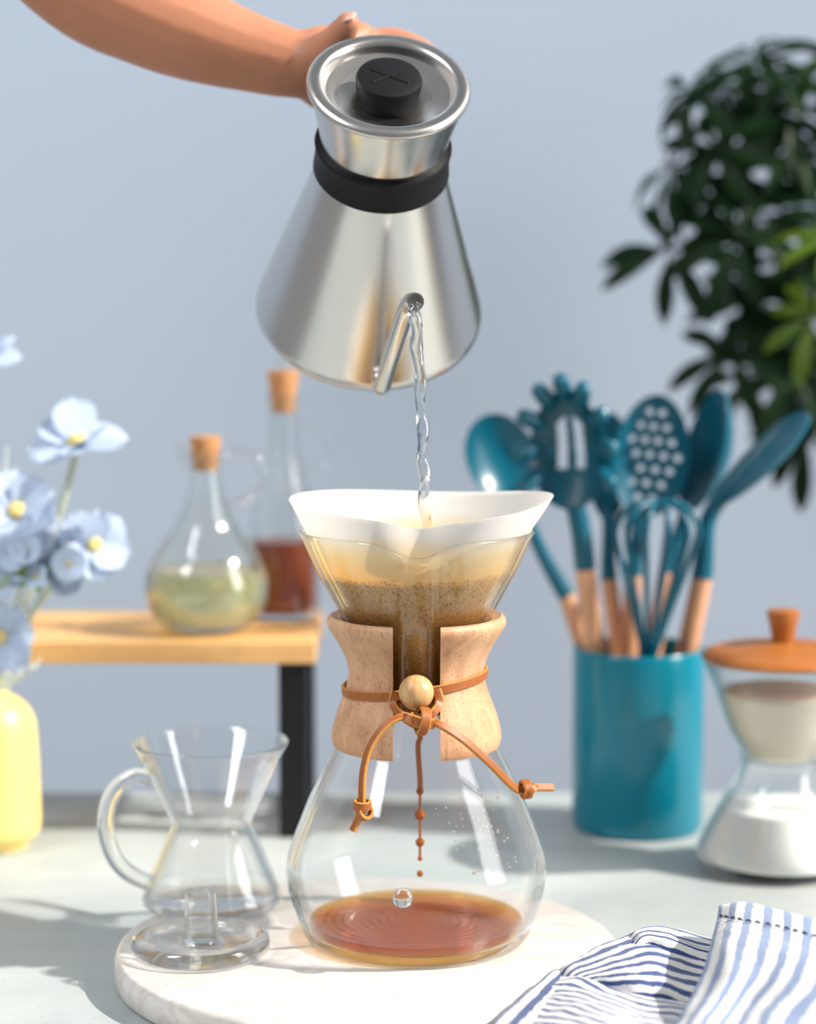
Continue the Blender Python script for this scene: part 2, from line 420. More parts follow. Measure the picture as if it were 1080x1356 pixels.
# ================================================================== SETTING
def struct(name, me, mat, label):
    o = obj(name, me, mat); o['kind'] = 'structure'; o['label'] = label; return o
struct('floor', box('floor', -1800, 2600, -2600, 800, -770, -750, 0), 'floor_mat', 'brown floor below the table')
struct('wall_back', box('wall_back', -1800, 2600, 760, 800, -750, 1900, 0), 'wall_paint', 'plain blue grey painted wall behind the table')
struct('added_wall_left', box('added_wall_left', -1840, -1800, -2600, 800, -750, 1900, 0), 'added_wall_paint', 'dim grey wall added outside the picture')  # unseen wall added so the kettle reflects something dark at its left

# ================================================================== TABLE
T = thing('table', 'pale grey green plaster table carrying everything', 'table', (0, 0, -750))
obj('table_top', box('table_top', -700, 700, -480, 395, -28, 0, 3, (0, 0, -750)), 'table_plaster', T)
for x in (-640, 640):
    for y in (-430, 340): obj('leg', box('leg', x-25, x+25, y-25, y+25, -750, -28, 2, (0, 0, -750)), 'black_metal', T)

# ================================================================== MARBLE BOARD
bz = 16.0
me = lathe('marble_board', [(0, 0), (126, 0), (128.6, 1), (129.5, 3), (129.5, 12.5), (128.4, 15), (126.5, 16), (0, 16)], 128)
B = obj('marble_board', me, 'marble'); B.location = (-.0206, -.0133, 0.0)
tag(B, 'round white marble serving board under the glass carafe', 'serving board')

# ================================================================== CARAFE
CX, CY = 4.3, 0.0
car = thing('coffee_carafe', 'hourglass glass coffee carafe with wooden collar and leather tie on the marble board', 'carafe', (CX, CY, bz))
outer = [(52, 0.3), (56.5, 1.2), (58.8, 4), (60.6, 9), (63.0, 15), (66.2, 26), (67.3, 36), (66.8, 43), (64.4, 51), (60.2, 62), (55.4, 74), (50.2, 85), (45.0, 95.5),
         (41.2, 103), (36, 113), (30.8, 123), (27.4, 131), (26.2, 137), (27.2, 145), (31.0, 154.5), (35.6, 163.5), (40.8, 173), (46, 182.7), (51, 192.3), (55.4, 202), (59.0, 210)]
outer_s = catmull(outer, 3)
def glass_r(z): return lerp(outer_s, z)
th = 2.3
def channel(r, z, t, i):
    """pouring groove in front (-Y) with a dipped lip"""
    if z < 90: return r, z
    d = abs(((t + math.pi/2 + math.pi) % (2*math.pi)) - math.pi)
    arc = d*max(r, 20)
    amp = 5.2*ss(98, 128, z)*(1 - 0.45*ss(160, 208, z))
    rr = r + amp*(1 - ss(6.5, 10.5, arc))
    zz = z - 7.0*ss(196, 213, z)*math.exp(-(arc/15)**2)
    return rr, zz
prof = [(0.0001, 1.2), (30, 1.0), (46, 0.6)] + outer_s + [(60.2, 212), (60.0, 213.0), (59.2, 213.4), (58.2, 213.0), (57.6, 212)]
inner = [(max(r - th, 1), z + (1.8 if z < 6 else 0)) for r, z in outer_s if z > 3][::-1]
prof += inner + [(52, 4.6), (40, 4.1), (0.0001, 4.0)]
me = lathe('glass_body', prof, 160, fn=channel, angle=60)
tag(obj('glass_body', me, 'glass', car), 'clear blown glass body with a pouring groove', None)
# glass button low on the body
v = Vector((-7, -67.5, 39.5))
bm = bmesh.new(); bmesh.ops.create_uvsphere(bm, u_segments=24, v_segments=14, radius=.0052); me = bpy.data.meshes.new('button'); bm.to_mesh(me); bm.free(); smooth(me)
me.transform(Matrix.Translation(v*.001) @ Matrix.Diagonal((1, .75, 1, 1)))
tag(obj('glass_button', me, 'glass_thick', car), 'round glass bubble on the carafe side', None)
# water droplets condensed inside the glass
rgd = random.Random(9); gs_ = []
for k in range(90):
    z = rgd.uniform(48, 84); a = R(-90) + rgd.gauss(0.55, 0.22); rr = glass_r(z) - th - 0.1; q = rgd.uniform(.25, .8)
    bm = bmesh.new(); bmesh.ops.create_icosphere(bm, subdivisions=1, radius=q)
    bmesh.ops.translate(bm, verts=bm.verts, vec=(rr*math.cos(a), rr*math.sin(a), z)); bm.verts.index_update()
    gs_.append(([tuple(v_.co) for v_ in bm.verts], [tuple(v_.index for v_ in f_.verts) for f_ in bm.faces])); bm.free()
dro = obj('condensation', mesh('condensation', *join_geo(*gs_), True, None), 'water', car); dro['kind'] = 'stuff'; dro['label'] = 'fine water droplets on the glass'
# coffee in the bottom, with rings spreading from the falling drops
rings = []
for i in range(61):
    r = 54.8*(i/60)
    zz = 9.2 + 0.75*math.exp(-r/26)*math.cos(r*1.35) if r < 50 else 9.2 + 0.9*ss(50, 54.8, r)
    rings.append((max(r, 0.0), zz))
def wob(r, z, t, i):
    return r, z
prof = rings + [(55.8, 8.0), (54.4, 5.4), (52, 4.9), (40, 4.45), (0, 4.35)]
me = lathe('coffee', prof, 96, angle=60)
tag(obj('coffee', me, 'coffee', car), 'amber brown coffee pooled in the bottom with ripple rings', None)
# wooden collar, two halves
co_out = [(42.6, 101.8), (43.4, 104), (43.6, 108), (41.6, 117), (38.2, 126), (35.6, 134), (34.9, 140), (36.0, 146.5), (39.4, 154), (43.2, 160), (45.6, 164.5), (45.8, 167), (44.8, 168.8)]
co_out = catmull(co_out, 4)
def collar_half(sign):
    loop = list(co_out) + [(43.6, 169.4), (42.4, 168.8)]
    for k in range(18):
        z = 168.0 - (168.0 - 103.0)*k/17
        loop.append((max(glass_r(z) + 0.5, 30.0 if 118 < z < 150 else 0), z))
    loop.append((42.0, 102.0))
    verts, faces = [], []; n = 40; m = len(loop)
    for k in range(n + 1):
        for r, z in loop:
            t0 = math.asin(11.8/r); a = t0 + (math.pi - 2*t0 + 0.0)*k/n      # from the front gap round to the back gap
            x = r*math.sin(a)*sign; y = -r*math.cos(a)
            verts.append((x, y, z))
    for k in range(n):
        for i in range(m):
            j = (i+1) % m; faces.append((k*m+i, k*m+j, (k+1)*m+j, (k+1)*m+i))
    faces.append(tuple(range(m))); faces.append(tuple(range(n*m, n*m+m)))
    return mesh('collar_half', verts, faces, True, 40)
for s in (-1, 1):
    tag(obj('wooden_collar', collar_half(s), 'collar_wood', car), 'pale turned wood collar half, %s of the groove' % ('left' if s < 0 else 'right'), None)
# leather tie: strap round the collar, bead, knot, two tails
def rel(pts): return [(x-CX, y-CY, z-bz) for x, y, z in pts]
tie = []
for k in range(96):
    t = 2*math.pi*k/96
    z = 135.2 + 4.6*math.sin(t + math.pi/2)*0.0 + 4.6*math.cos(t)
    r = lerp([(r_, z_) for r_, z_ in co_out], z) + 1.1
    x, y = r*math.cos(t), r*math.sin(t)
    if y < 0 and abs(x) < 11.8: y = -math.sqrt(max(r*r - 11.8**2, 0)) - 1.5*(1-abs(x)/11.8)
    tie.append((x, y, z))
lt = strap_obj('leather_tie', ribbon('leather_tie', tie, 4.6, 1.6, lambda p: Vector((p.x, p.y, 0)).normalized(), closed=True), car)
lt['label'] = 'tan leather strap tied round the wooden collar'
bm = bmesh.new(); bmesh.ops.create_uvsphere(bm, u_segments=32, v_segments=20, radius=.0087); me = bpy.data.meshes.new('bead'); bm.to_mesh(me); bm.free(); smooth(me)
bd = obj('bead', me, 'bead_wood', lt); bd.location = ((4.1-CX)*.001, -.0455, (153.5-bz)*.001); bd['label'] = 'round wooden bead'
tails = {
 'l': [(9.0, -49, 141.0), (3.0, -52, 142.0), (-3.7, -54.5, 143.0), (-11.8, -57, 138.5), (-18.5, -59, 129.2), (-21.8, -61, 117.6), (-22.5, -64, 104.9), (-22.3, -65.5, 99), (-24.5, -66, 94.3), (-27.0, -66.5, 88.9)],
 'r': [(2.0, -50, 143.0), (6.7, -52, 141.6), (14.8, -54.5, 139.6), (26.8, -53.5, 131.7), (39.3, -48, 119.5), (49.9, -40, 107.2), (56.3, -35, 101.6), (62, -33, 102.6), (73.2, -29, 101.8)]}
for k in 'lr':
    strap_obj('tail', ribbon('tail', catmull(rel(tails[k]), 6), 3.9, 2.2, (0.25 if k == 'r' else -0.6, -0.75, 0.55)), lt)
def loop_ring(c, ax, rx, rz, w=3.6, t=1.8, tilt=0.0):
    """small loop of strap about axis ax"""
    ax = Vector(ax).normalized(); u = ax.orthogonal().normalized(); w_ = ax.cross(u); pts = []
    for k in range(28):
        a = 2*math.pi*k/28
        pts.append(tuple(Vector(c) + u*math.cos(a)*rx + w_*math.sin(a)*rz + ax*tilt*math.sin(a)))
    cc = Vector(c)
    return ribbon('knot_loop', pts, w, t, lambda p: (p - cc).normalized(), closed=True)
kn = rel([(5.6, -52.5, 141.2)])[0]
strap_obj('knot', loop_ring((kn[0]+1.5, kn[1], kn[2]-.5), (0.25, 0, 1), 6.4, 5.2, 5.4, 2.0), lt)
strap_obj('knot', loop_ring((kn[0]+1.6, kn[1]-.5, kn[2]-0.5), (1, 0.1, -0.1), 6.2, 5.8, 5.0, 2.0, 1.0), lt)
strap_obj('knot', loop_ring((kn[0]-2.6, kn[1]+.5, kn[2]-1.5), (0.55, 0.3, 1), 6.2, 4.8, 4.6, 2.0), lt)
for pp in ([(-6.5, -42, 153), (-7.5, -46, 148), (-4.0, -51, 144), (4, -53, 141)], [(14.5, -42, 154), (15.5, -46, 149), (12.5, -51, 144.5), (7, -53, 141)]):
    strap_obj('knot_strap', ribbon('knot_strap', catmull(rel(pp), 6), 4.2, 2.0, (0.0, -0.9, -0.3)), lt)
e = rel([(-22.4, -65, 101.5)])[0]
strap_obj('tail_knot', loop_ring(e, (0.1, -0.1, 1), 3.9, 3.3, 4.6, 1.7), lt)
strap_obj('tail_knot', loop_ring((e[0]+1.4, e[1]-.6, e[2]-3.2), (0.5, -0.5, 0.6), 3.8, 3.3, 3.4, 1.7, 1.2), lt)
e = rel([(59.0, -34, 102.0)])[0]
strap_obj('tail_knot', loop_ring(e, (1, 0.1, 0.35), 4.3, 3.6, 4.6, 1.7, 1.5), lt)
strap_obj('tail_knot', loop_ring((e[0]+2.2, e[1]-.8, e[2]-.6), (0.7, -0.3, -0.5), 3.8, 3.2, 3.4, 1.7, 1.2), lt)

# ================================================================== PAPER FILTER with wet coffee inside
fl = thing('paper_filter', 'white paper coffee filter with wet grounds standing in the carafe mouth', 'coffee filter', (CX, CY, bz))
def filt(u, t):
    """u 0 tip..1 top edge"""
    d = ((t + math.pi/2 + math.pi) % (2*math.pi)) - math.pi       # 0 in front
    dent = math.exp(-(d/0.30)**2)
    top = 228.3 + 1.5*math.cos(2*t) - 2.8*math.exp(-(d/1.0)**2) - 5.0*dent + 0.8*math.sin(3*t+1)
    if abs(abs(d) - math.pi) < 1.3: top += 0.0
    z = 122 + (top - 122)*u
    r = 20.5 + (glass_r(min(z, 209)) - 23.6 - 0.0)*1.0 if z < 150 else glass_r(min(z, 209)) - 3.3
    if z <= 150: r = min(r, glass_r(z) - 3.0)
    if z > 209: r += (z - 209)*0.56
    r += dent*(-13.0*ss(196, 226, z))
    r += (1.6*math.sin(t*2+0.4) + 0.8*math.sin(5*t))*ss(205, 228, z)
    r *= 1 + 0.03*math.cos(t)*ss(200, 228, z)
    return r, z
n, mrows = 128, 44
verts, faces = [], []
for side in (0, 1):
    for i in range(mrows + 1):
        for k in range(n):
            t = 2*math.pi*k/n; r, z = filt(i/mrows, t); r -= 0.45*side
            verts.append((r*math.cos(t), r*math.sin(t), z))
S = (mrows+1)*n
for i in range(mrows):
    for k in range(n):
        k2 = (k+1) % n
        faces.append((i*n+k, i*n+k2, (i+1)*n+k2, (i+1)*n+k)); faces.append((S+i*n+k, S+(i+1)*n+k, S+(i+1)*n+k2, S+i*n+k2))
for k in range(n):
    k2 = (k+1) % n
    faces.append((mrows*n+k, mrows*n+k2, S+mrows*n+k2, S+mrows*n+k)); faces.append((k2, k, S+k, S+k2))
obj('paper_cone', mesh('paper_cone', verts, faces, True, 70), 'filter_paper', fl)
gp = [(0, 190.5)] + [(46.0*i/12, 190.5 + 0.5*math.sin(i*1.3)) for i in range(1, 13)] + [(glass_r(z) - 5.2, z) for z in (186, 176, 166, 156)] + [(20.5, 140), (19.0, 126), (0, 125)]
tag(obj('wet_grounds', lathe('wet_grounds', gp, 72), 'coffee_grounds', fl), 'dark wet coffee grounds inside the paper', None)

# ================================================================== WATER STREAM and COFFEE DRIP
pts = [(2.8, -15.2, 345), (3.0, -16.2, 341.0), (4.0, -14.5, 331), (5.2, -11.5, 315), (6.3, -10.2, 298), (7.0, -8.5, 280), (7.8, -7.0, 262), (8.4, -5.5, 245), (9.6, -3.5, 225), (10.0, -3.0, 207.5)]
path = catmull(pts, 10); rng = random.Random(4)
verts, faces = [], []; nn = 16; Lp = len(path)
for i, p in enumerate(path):
    s = i/(Lp-1); r0 = 3.7*(1-ss(0, .12, s)) + 3.3*ss(0, .12, s) - 0.7*s
    cx = p[0] + 0.55*math.sin(i*0.42)*ss(.05, .3, s); cyy = p[1] + 0.4*math.sin(i*0.31+1)
    for k in range(nn):
        a = 2*math.pi*k/nn
        r = r0*(1 + 0.16*math.sin(i*0.55 + 2*a) + 0.12*noise.noise(Vector((math.cos(a)*1.3, math.sin(a)*1.3, i*0.22))))
        verts.append((cx + r*math.cos(a), cyy + r*math.sin(a), p[2]))
for i in range(Lp-1):
    for k in range(nn): faces.append((i*nn+k, i*nn+(k+1) % nn, (i+1)*nn+(k+1) % nn, (i+1)*nn+k))
faces.append(tuple(range(nn))); faces.append(tuple(range((Lp-1)*nn, Lp*nn)))
ws = obj('water_stream', mesh('water_stream', verts, faces, True, 80, pts[-1]), 'water'); ws.location = [c*.001 for c in pts[-1]]
tag(ws, 'clear stream of hot water falling from kettle spout into filter', 'water')
dr = thing('coffee_drip', 'brown thread and drops of coffee falling inside the carafe', 'coffee drip', (6.2, 0, 27))
o3 = (6.2, 0, 27)
obj('drip_thread', tube('drip_thread', catmull([(6.6, 0, 138), (6.0, 0, 126), (6.3, 0, 121), (5.2, 0, 117.5), (5.6, 0, 108), (6.2, 0, 100), (6.3, 0, 92)], 5), [2.4, 2.2, 2.0, 1.8, 1.7, 2.6, 2.4, 2.0, 1.6, 1.4]+[1.4]*21, 10, o3), 'coffee_drop', dr)
obj('drip_thread', tube('drip_thread', catmull([(6.3, 0, 92), (6.1, 0, 84), (6.2, 0, 70), (6.2, 0, 58)], 5), [.7]*16, 8, o3), 'coffee_drop', dr)
for z, r in ((93, 2.0), (80.6, 2.9), (66, 2.4), (57.4, 1.3), (49.4, 1.7)):
    bm = bmesh.new(); bmesh.ops.create_uvsphere(bm, u_segments=16, v_segments=10, radius=r*.001); me = bpy.data.meshes.new('drop'); bm.to_mesh(me); bm.free(); smooth(me)
    o = obj('drop', me, 'coffee_drop', dr); o.location = (0, 0, (z-27)*.001)

# ================================================================== KETTLE
kB = Vector((-22.4, 122.0, 334.5))
ka = Vector((0.0783, -0.6626, 0.7449)).normalized(); kf = Vector((-0.0693, -0.7490, -0.6590)); kf = (kf - ka*kf.dot(ka)).normalized(); kx = kf.cross(ka).normalized()
# local axes: X = kx, Y = -kf (spout towards -Y), Z = ka
kx = (-kf).cross(ka).normalized()
Rm = Matrix((kx, -kf, ka)).transposed()
ket = thing('pour_over_kettle', 'brushed steel pouring kettle with black neck band and thin spout tipped over carafe', 'kettle', kB)
ket.rotation_euler = Rm.to_euler()
body = catmull([(55.0, 0.0), (59.6, 1.4), (62.4, 5.0), (62.6, 9.0), (61.0, 15), (52.6, 43), (44.0, 72), (36.6, 97), (33.6, 107), (32.4, 115), (32.6, 122), (34.2, 133), (37.4, 147), (39.8, 156), (40.3, 158)], 5)
prof = [(0, 1.5), (30, 1.2), (50, 0.2)] + body + [(39.3, 158.2), (38.6, 157)] + [(r-1.4, z) for r, z in body[::-1] if 110 < z < 157] + [(0, 108)]
obj('body', lathe('body', prof, 128, angle=35), 'steel', ket)
band = [(33.2, 105.6), (35.0, 105.2), (35.8, 106.4), (35.2, 113), (35.0, 119), (35.8, 122.6), (35.2, 124.0), (32.6, 124.0)]
tag(obj('neck_band', lathe('neck_band', band, 96, close=True, angle=30), 'black_rubber', ket), 'black rubber neck band', None)
lidp = [(0, 148.6), (15, 148.5), (22, 149.2), (27, 151), (31.5, 156), (33.6, 160.8), (35.6, 162.4), (38.8, 162.6), (41.0, 161.6), (42.0, 159.8), (41.6, 158.6), (40.4, 158.2), (36, 157.8), (0, 147)]
lidp = catmull(lidp, 4)
ld = obj('lid', lathe('lid', [(max(r, 0), z) for r, z in lidp], 112, angle=60), 'steel_lid', ket); ld['label'] = 'dished steel lid'
kp = [(0, 166.4), (13.8, 166.4), (16.2, 165.6), (17.0, 163.8), (16.4, 158), (15.2, 150.5), (14.6, 148.4), (0, 148.4)]
kn_ = obj('lid_knob', lathe('lid_knob', kp, 64, angle=35), 'black_rubber', ld); kn_['label'] = 'black round knob with cross mark'
for a in (40, -22):
    # the two strokes of the moulded cross on the knob
    w = box('cross_stroke', -11, 11, -0.9, 0.9, 166.1, 166.9, 0.35)
    st = obj('cross_stroke', w, 'black_rubber', ld); st.rotation_euler = (0, 0, R(a))
ph = R(14)
dirv = Vector((math.sin(ph), -math.cos(ph), 0))
sp = [(52, 14.5), (60, 11.5), (66.0, 11.5), (70.5, 15.5), (72.6, 24), (77.5, 48), (82.5, 74), (85.2, 86), (88.0, 92.5), (91.5, 97.0), (95.5, 100.5)]
spath = catmull([tuple(Vector((math.sin(R(10 + 5*max(0, z-14)/86)), -math.cos(R(12)), 0))*r + Vector((0, 0, z))) for r, z in sp], 6)
ro = 4.6
v1, f1 = tube_geo(spath, [ro*(1.15 if i < 6 else 1.0) for i in range(len(spath))], 20, False)
v2, f2 = tube_geo(spath[-14:], ro-0.8, 20, False)
V, F = join_geo((v1, f1), (v2, f2))
L1, L2 = len(v1), len(v2)
for k in range(20): F.append((L1-20+k, L1-20+(k+1) % 20, L1+L2-20+(k+1) % 20, L1+L2-20+k))
F.append(tuple(L1+k for k in range(20)))
tag(obj('spout', mesh('spout', V, F, True, 50), 'steel_smooth', ket), 'thin bent steel pouring spout', None)
hp = catmull([(0, 30, 112), (0, 50, 122), (0, 68, 124), (0, 77, 112), (0, 78, 92), (0, 74, 66), (0, 66, 42), (0, 54, 34)], 6)
tag(obj('handle', tube('handle', hp, 7.0, 16), 'black_rubber', ket), 'black handle at the rear', None)

# ================================================================== PERSON (forearm and hand)
def capsules(chains, name, voxel, mat, off):
    bm = bmesh.new(); V, F = [], []
    for ch in chains:
        pts = catmull(ch, 6)
        # rounded ends
        a0, a1 = Vector(pts[0][:3]), Vector(pts[1][:3]); b0, b1 = Vector(pts[-1][:3]), Vector(pts[-2][:3])
        d0 = (a0-a1).normalized(); d1 = (b0-b1).normalized(); r0, r1 = pts[0][3], pts[-1][3]
        pre = [tuple(a0 + d0*r0*s) + (r0*math.sqrt(max(1-s*s, .002)),) for s in (0.98, .85, .6, .3)]
        post = [tuple(b0 + d1*r1*s) + (r1*math.sqrt(max(1-s*s, .002)),) for s in (.3, .6, .85, .98)]
        pts = pre + pts + post
        v, f = tube_geo([p[:3] for p in pts], [p[3] for p in pts], 16, True)
        V, F = join_geo((V, F), (v, f))
    me = mesh(name, V, F, True, None, off)
    o = bpy.data.objects.new(name, me); C.objects.link(o)
    r = o.modifiers.new('remesh', 'REMESH'); r.mode = 'VOXEL'; r.voxel_size = voxel*.001; r.use_smooth_shade = True
    s = o.modifiers.new('smooth', 'SMOOTH'); s.factor = 0.5; s.iterations = 6
    dg = bpy.context.evaluated_depsgraph_get()
    me2 = bpy.data.meshes.new_from_object(o.evaluated_get(dg)); smooth(me2)
    o.modifiers.clear(); o.data = me2; bpy.data.meshes.remove(me)
    me2.materials.clear(); me2.materials.append(M[mat])
    return o
pl = (-57, 92, 470)
G0 = Vector((-7.6, 99, 473.5)); dn = -ka                       # the handle grip runs along -ka
chains = [
  [(-300, 110, 660, 36), (-222, 104, 566, 34), (-176, 100, 517, 30.5), (-140, 96, 497, 27.5), (-112, 94, 486, 25.0), (-84, 93, 477, 21.0), (-64, 92, 472, 18.8), (-52, 94, 472.5, 17.0), (-42, 99, 472, 15.5)],
  # palm and heel of the hand
  [(-62, 92, 471, 15), (-46, 92, 478, 14), (-34, 96, 481, 11), (-27, 103, 486, 9.5)],
  [(-62, 94, 468, 15), (-46, 101, 467, 14), (-32, 114, 469, 10), (-26, 118, 471, 9)],
  [(-60, 96, 470, 13), (-46, 112, 458, 11), (-34, 128, 452, 9), (-28, 132, 454, 8.5)],
  # thumb
  [(-56, 86, 472, 14), (-46, 78, 476, 11), (-39, 68, 480.5, 8.6), (-34, 60, 485.5, 7.6), (-31.5, 57, 489.0, 6.4)]]
for i in range(4):
    c = G0 + dn*(i*17.5); r = (8.4, 8.6, 8.2, 7.2)[i]; o_ = 7.0 + r
    nf = -kf
    k0 = c + Vector((-21, 0, 0)) + nf*9; k1 = c + Vector((-3, 0, 0)) + nf*(o_ + 1); k2 = c + Vector((o_ + 1, 0, 0)) + nf*4
    k3 = c + Vector((o_ - 2, 0, 0)) - nf*10; k4 = c + Vector((4, 0, 0)) - nf*(o_ - 1)
    chains.append([tuple(k0) + (r*1.08,), tuple(k1) + (r*1.02,), tuple(k2) + (r*.95,), tuple(k3) + (r*.86,), tuple(k4) + (r*.74,)])
arm = capsules(chains, 'person', 1.6, 'skin', pl); arm.location = [c*.001 for c in pl]
tag(arm, 'bare forearm and hand reaching in from upper left to hold the kettle handle', 'person')
bm = bmesh.new(); bmesh.ops.create_uvsphere(bm, u_segments=16, v_segments=10, radius=.001); me = bpy.data.meshes.new('fingernail'); bm.to_mesh(me); bm.free(); smooth(me)
me.transform(Matrix.Diagonal((4.0, 5.2, 1.3, 1)))
nl = obj('fingernail', me, 'nail', arm); nl.location = ((-30.5+57)*.001, (53.2-92)*.001, (492.0-470)*.001); nl.rotation_euler = (R(30), R(-12), R(-25))

# ================================================================== GLASS MUG
mg = thing('glass_mug', 'waisted clear glass mug with round handle at rear left of the board', 'mug', (-107.0, 60.2, bz))
mo = catmull([(34, 0.3), (37.2, 1.5), (38.4, 4.5), (37.0, 9), (31.3, 22), (25.4, 36), (22.4, 42.5), (21.6, 45.5), (22.6, 49), (25.0, 54), (33.4, 72), (38.4, 82.5), (41.4, 88.5)], 4)
mp = [(0, 1.2), (25, 0.8)] + mo + [(42.2, 90.3), (41.6, 91.2), (40.6, 90.6)] + [(r-1.9, z + (1.5 if z < 8 else 0)) for r, z in mo[::-1] if z > 4 and z < 88] + [(33, 4.6), (20, 4.0), (0, 4.0)]
obj('glass_body', lathe('glass_body', mp, 96, angle=60), 'mug_glass', mg)
hd = [(-32.0, 0, 69.5), (-40, 0, 71.5), (-48, 0, 68), (-54.5, 0, 60), (-57.5, 0, 49), (-57, 0, 37), (-52.5, 0, 25), (-45, 0, 17), (-36, 0, 12.5), (-33.5, 0, 12)]
obj('handle', tube('handle', catmull(hd, 6), [5.0]*1 + [4.6]*53 + [4.8], 16), 'glass_thick', mg)

# ================================================================== GLASS LID (stopper)
gl = thing('glass_stopper', 'solid clear glass stopper lid with stub knob lying at front left of board', 'stopper', (-105.1, -28.8, bz))
lp = catmull([(29, 0.4), (33.5, 1.2), (35.3, 4.0), (35.0, 7.4), (33.0, 9.4), (29.0, 9.8), (26.6, 8.4), (25.2, 6.2), (20, 5.4), (12, 5.6), (9.6, 7.2), (9.0, 10)], 4)
lp = [(0, 1.6), (18, 1.4)] + lp + catmull([(8.8, 12), (8.2, 24), (7.7, 31), (7.0, 32.6), (5.4, 33.0)], 3) + [(4.2, 32.4), (0, 32.0)]
obj('glass_disc', lathe('glass_disc', lp, 80, angle=60), 'glass_solid', gl)

# ================================================================== CANISTER and UTENSILS
cn = thing('utensil_canister', 'glossy teal ceramic canister full of cooking utensils', 'canister', (149.0, 297, 0))
cp = [(0, 0.5), (38, 0), (41, 0.8), (42.3, 3), (42.3, 116), (42.0, 118), (41.2, 118.8), (40.2, 118.6), (39.4, 117), (39.2, 6), (0, 5)]
obj('canister_body', lathe('canister_body', cp, 96, angle=40), 'teal_ceramic', cn)

def orient(origin, up, facing):
    """matrix with local Y = up (along the tool), local Z = facing"""
    y = Vector(up).normalized(); z = Vector(facing); z = (z - y*z.dot(y)).normalized(); x = y.cross(z)
    m_ = Matrix((x, y, z)).transposed().to_4x4(); m_.translation = Vector(origin); return m_
def xf(verts, m_): return [tuple(m_ @ Vector(v)) for v in verts]
def dish(a, b, depth, th, nr=14, nt=48, egg=0.0, flat=0.0, hole=None):
    """spoon bowl: ellipse a x b, hollow towards +Z; returns geometry centred on the bowl"""
    verts, faces = [], []
    for side in (0, 1):
        for i in range(nr+1):
            s = i/nr
            for k in range(nt):
                t = 2*math.pi*k/nt
                x = a*s*math.cos(t)*(1 - egg*math.sin(t)); y = b*s*math.sin(t)
                z = -depth*(1 - max(s, flat)**2) / (1-flat**2 if flat else 1) - (th if side else 0)*(1 if s < .98 else .8)
                verts.append((x, y, z))
    S_ = (nr+1)*nt
    for i in range(nr):
        for k in range(nt):
            k2 = (k+1) % nt
            if hole and hole((i+.5)/nr, 2*math.pi*(k+.5)/nt): 
                continue
            faces.append((i*nt+k, (i+1)*nt+k, (i+1)*nt+k2, i*nt+k2)); faces.append((S_+i*nt+k, S_+i*nt+k2, S_+(i+1)*nt+k2, S_+(i+1)*nt+k))
    if hole:
        # walls round every opening
        keep = lambda i, k: not hole((i+.5)/nr, 2*math.pi*((k % nt)+.5)/nt)
        for i in range(nr):
            for k in range(nt):
                if keep(i, k): continue
                k2 = (k+1) % nt
                if i+1 < nr and keep(i+1, k): faces.append(((i+1)*nt+k, (i+1)*nt+k2, S_+(i+1)*nt+k2, S_+(i+1)*nt+k))
                if i > 0 and keep(i-1, k): faces.append((i*nt+k, i*nt+k2, S_+i*nt+k2, S_+i*nt+k))
                if keep(i, k+1): faces.append((i*nt+k2, (i+1)*nt+k2, S_+(i+1)*nt+k2, S_+i*nt+k2))
                if keep(i, k-1): faces.append((i*nt+k, (i+1)*nt+k, S_+(i+1)*nt+k, S_+i*nt+k))
    for k in range(nt):
        k2 = (k+1) % nt; faces.append((nr*nt+k, S_+nr*nt+k, S_+nr*nt+k2, nr*nt+k2))
    return verts, faces
UB = 8.0
def utensil(name, label, foot, joint, neck, head, wr=6.2, nr_=5.0):
    """foot: bottom of wooden handle inside the canister; joint: wood/silicone border; neck: path to the head; head: (verts, faces)"""
    t = thing(name, label, 'utensil', foot, 'teal utensils in the canister')
    d = Vector(joint) - Vector(foot)
    hp_ = [tuple(Vector(foot) + d*s) for s in (0, .03, .3, .7, 1)]
    obj('wooden_handle', tube('wooden_handle', hp_, [wr*.6, wr*.85, wr*.95, wr, wr*.98], 16, foot), 'handle_wood', t)
    npth = catmull([tuple(Vector(joint) - d.normalized()*1.0)] + list(neck), 6)
    L_ = len(npth)
    sl = obj('silicone_neck', tube('silicone_neck', npth, [wr*1.02 + (nr_-wr*1.02)*min(1, 2.0*i/L_) for i in range(L_)], 16, foot), 'teal_silicone', t)
    if head:
        obj('silicone_head', mesh('silicone_head', head[0], head[1], True, 50, foot), 'teal_silicone', t)
    return t
# 1 ladle at the left, round bowl turned to the camera
hm = orient((61, 315, 239), (-26, 4, 60), (0.25, -1, 0.15))
v, f = dish(23.5, 30, 9, 2.4)
utensil('ladle', 'teal round ladle leaning far left in the canister', (150, 322, UB), (103, 315, 150), [(95, 315, 163), (86, 315, 180), (76, 316, 203), (70, 318, 220)], (xf(v, hm), f), 5.6, 4.4)
# 2 pasta server: hollow oval head with a slot and a ring of teeth
hm = orient((100.5, 279, 247), (-4, -2, 60), (-0.30, -1, 0.10))
def slot(s, t):
    x, y = s*math.cos(t), s*math.sin(t)
    return 0.10 < abs(x) < 0.36 and -0.35 < y < 0.62 - abs(x)*.5
v, f = dish(24.5, 38, 13, 2.6, 22, 72, 0.10, 0.0, slot)
geo = [(v, f)]
for k in range(9):
    t = R(-28 + 236*k/8)
    bx, by = 24.0*math.cos(t)*(1-.1*math.sin(t)), 37.5*math.sin(t)
    ox, oy = math.cos(t), math.sin(t)
    pp = [(bx*.93, by*.93, -3), (bx*1.02, by*1.02, 2), (bx+ox*5, by+oy*6, 6), (bx+ox*8.5, by+oy*10, 10)]
    geo.append(tube_geo(catmull(pp, 4), [5.8]*4 + [5.6]*4 + [5.2]*3 + [4.6, 3.4], 12))
V, F = join_geo(*geo)
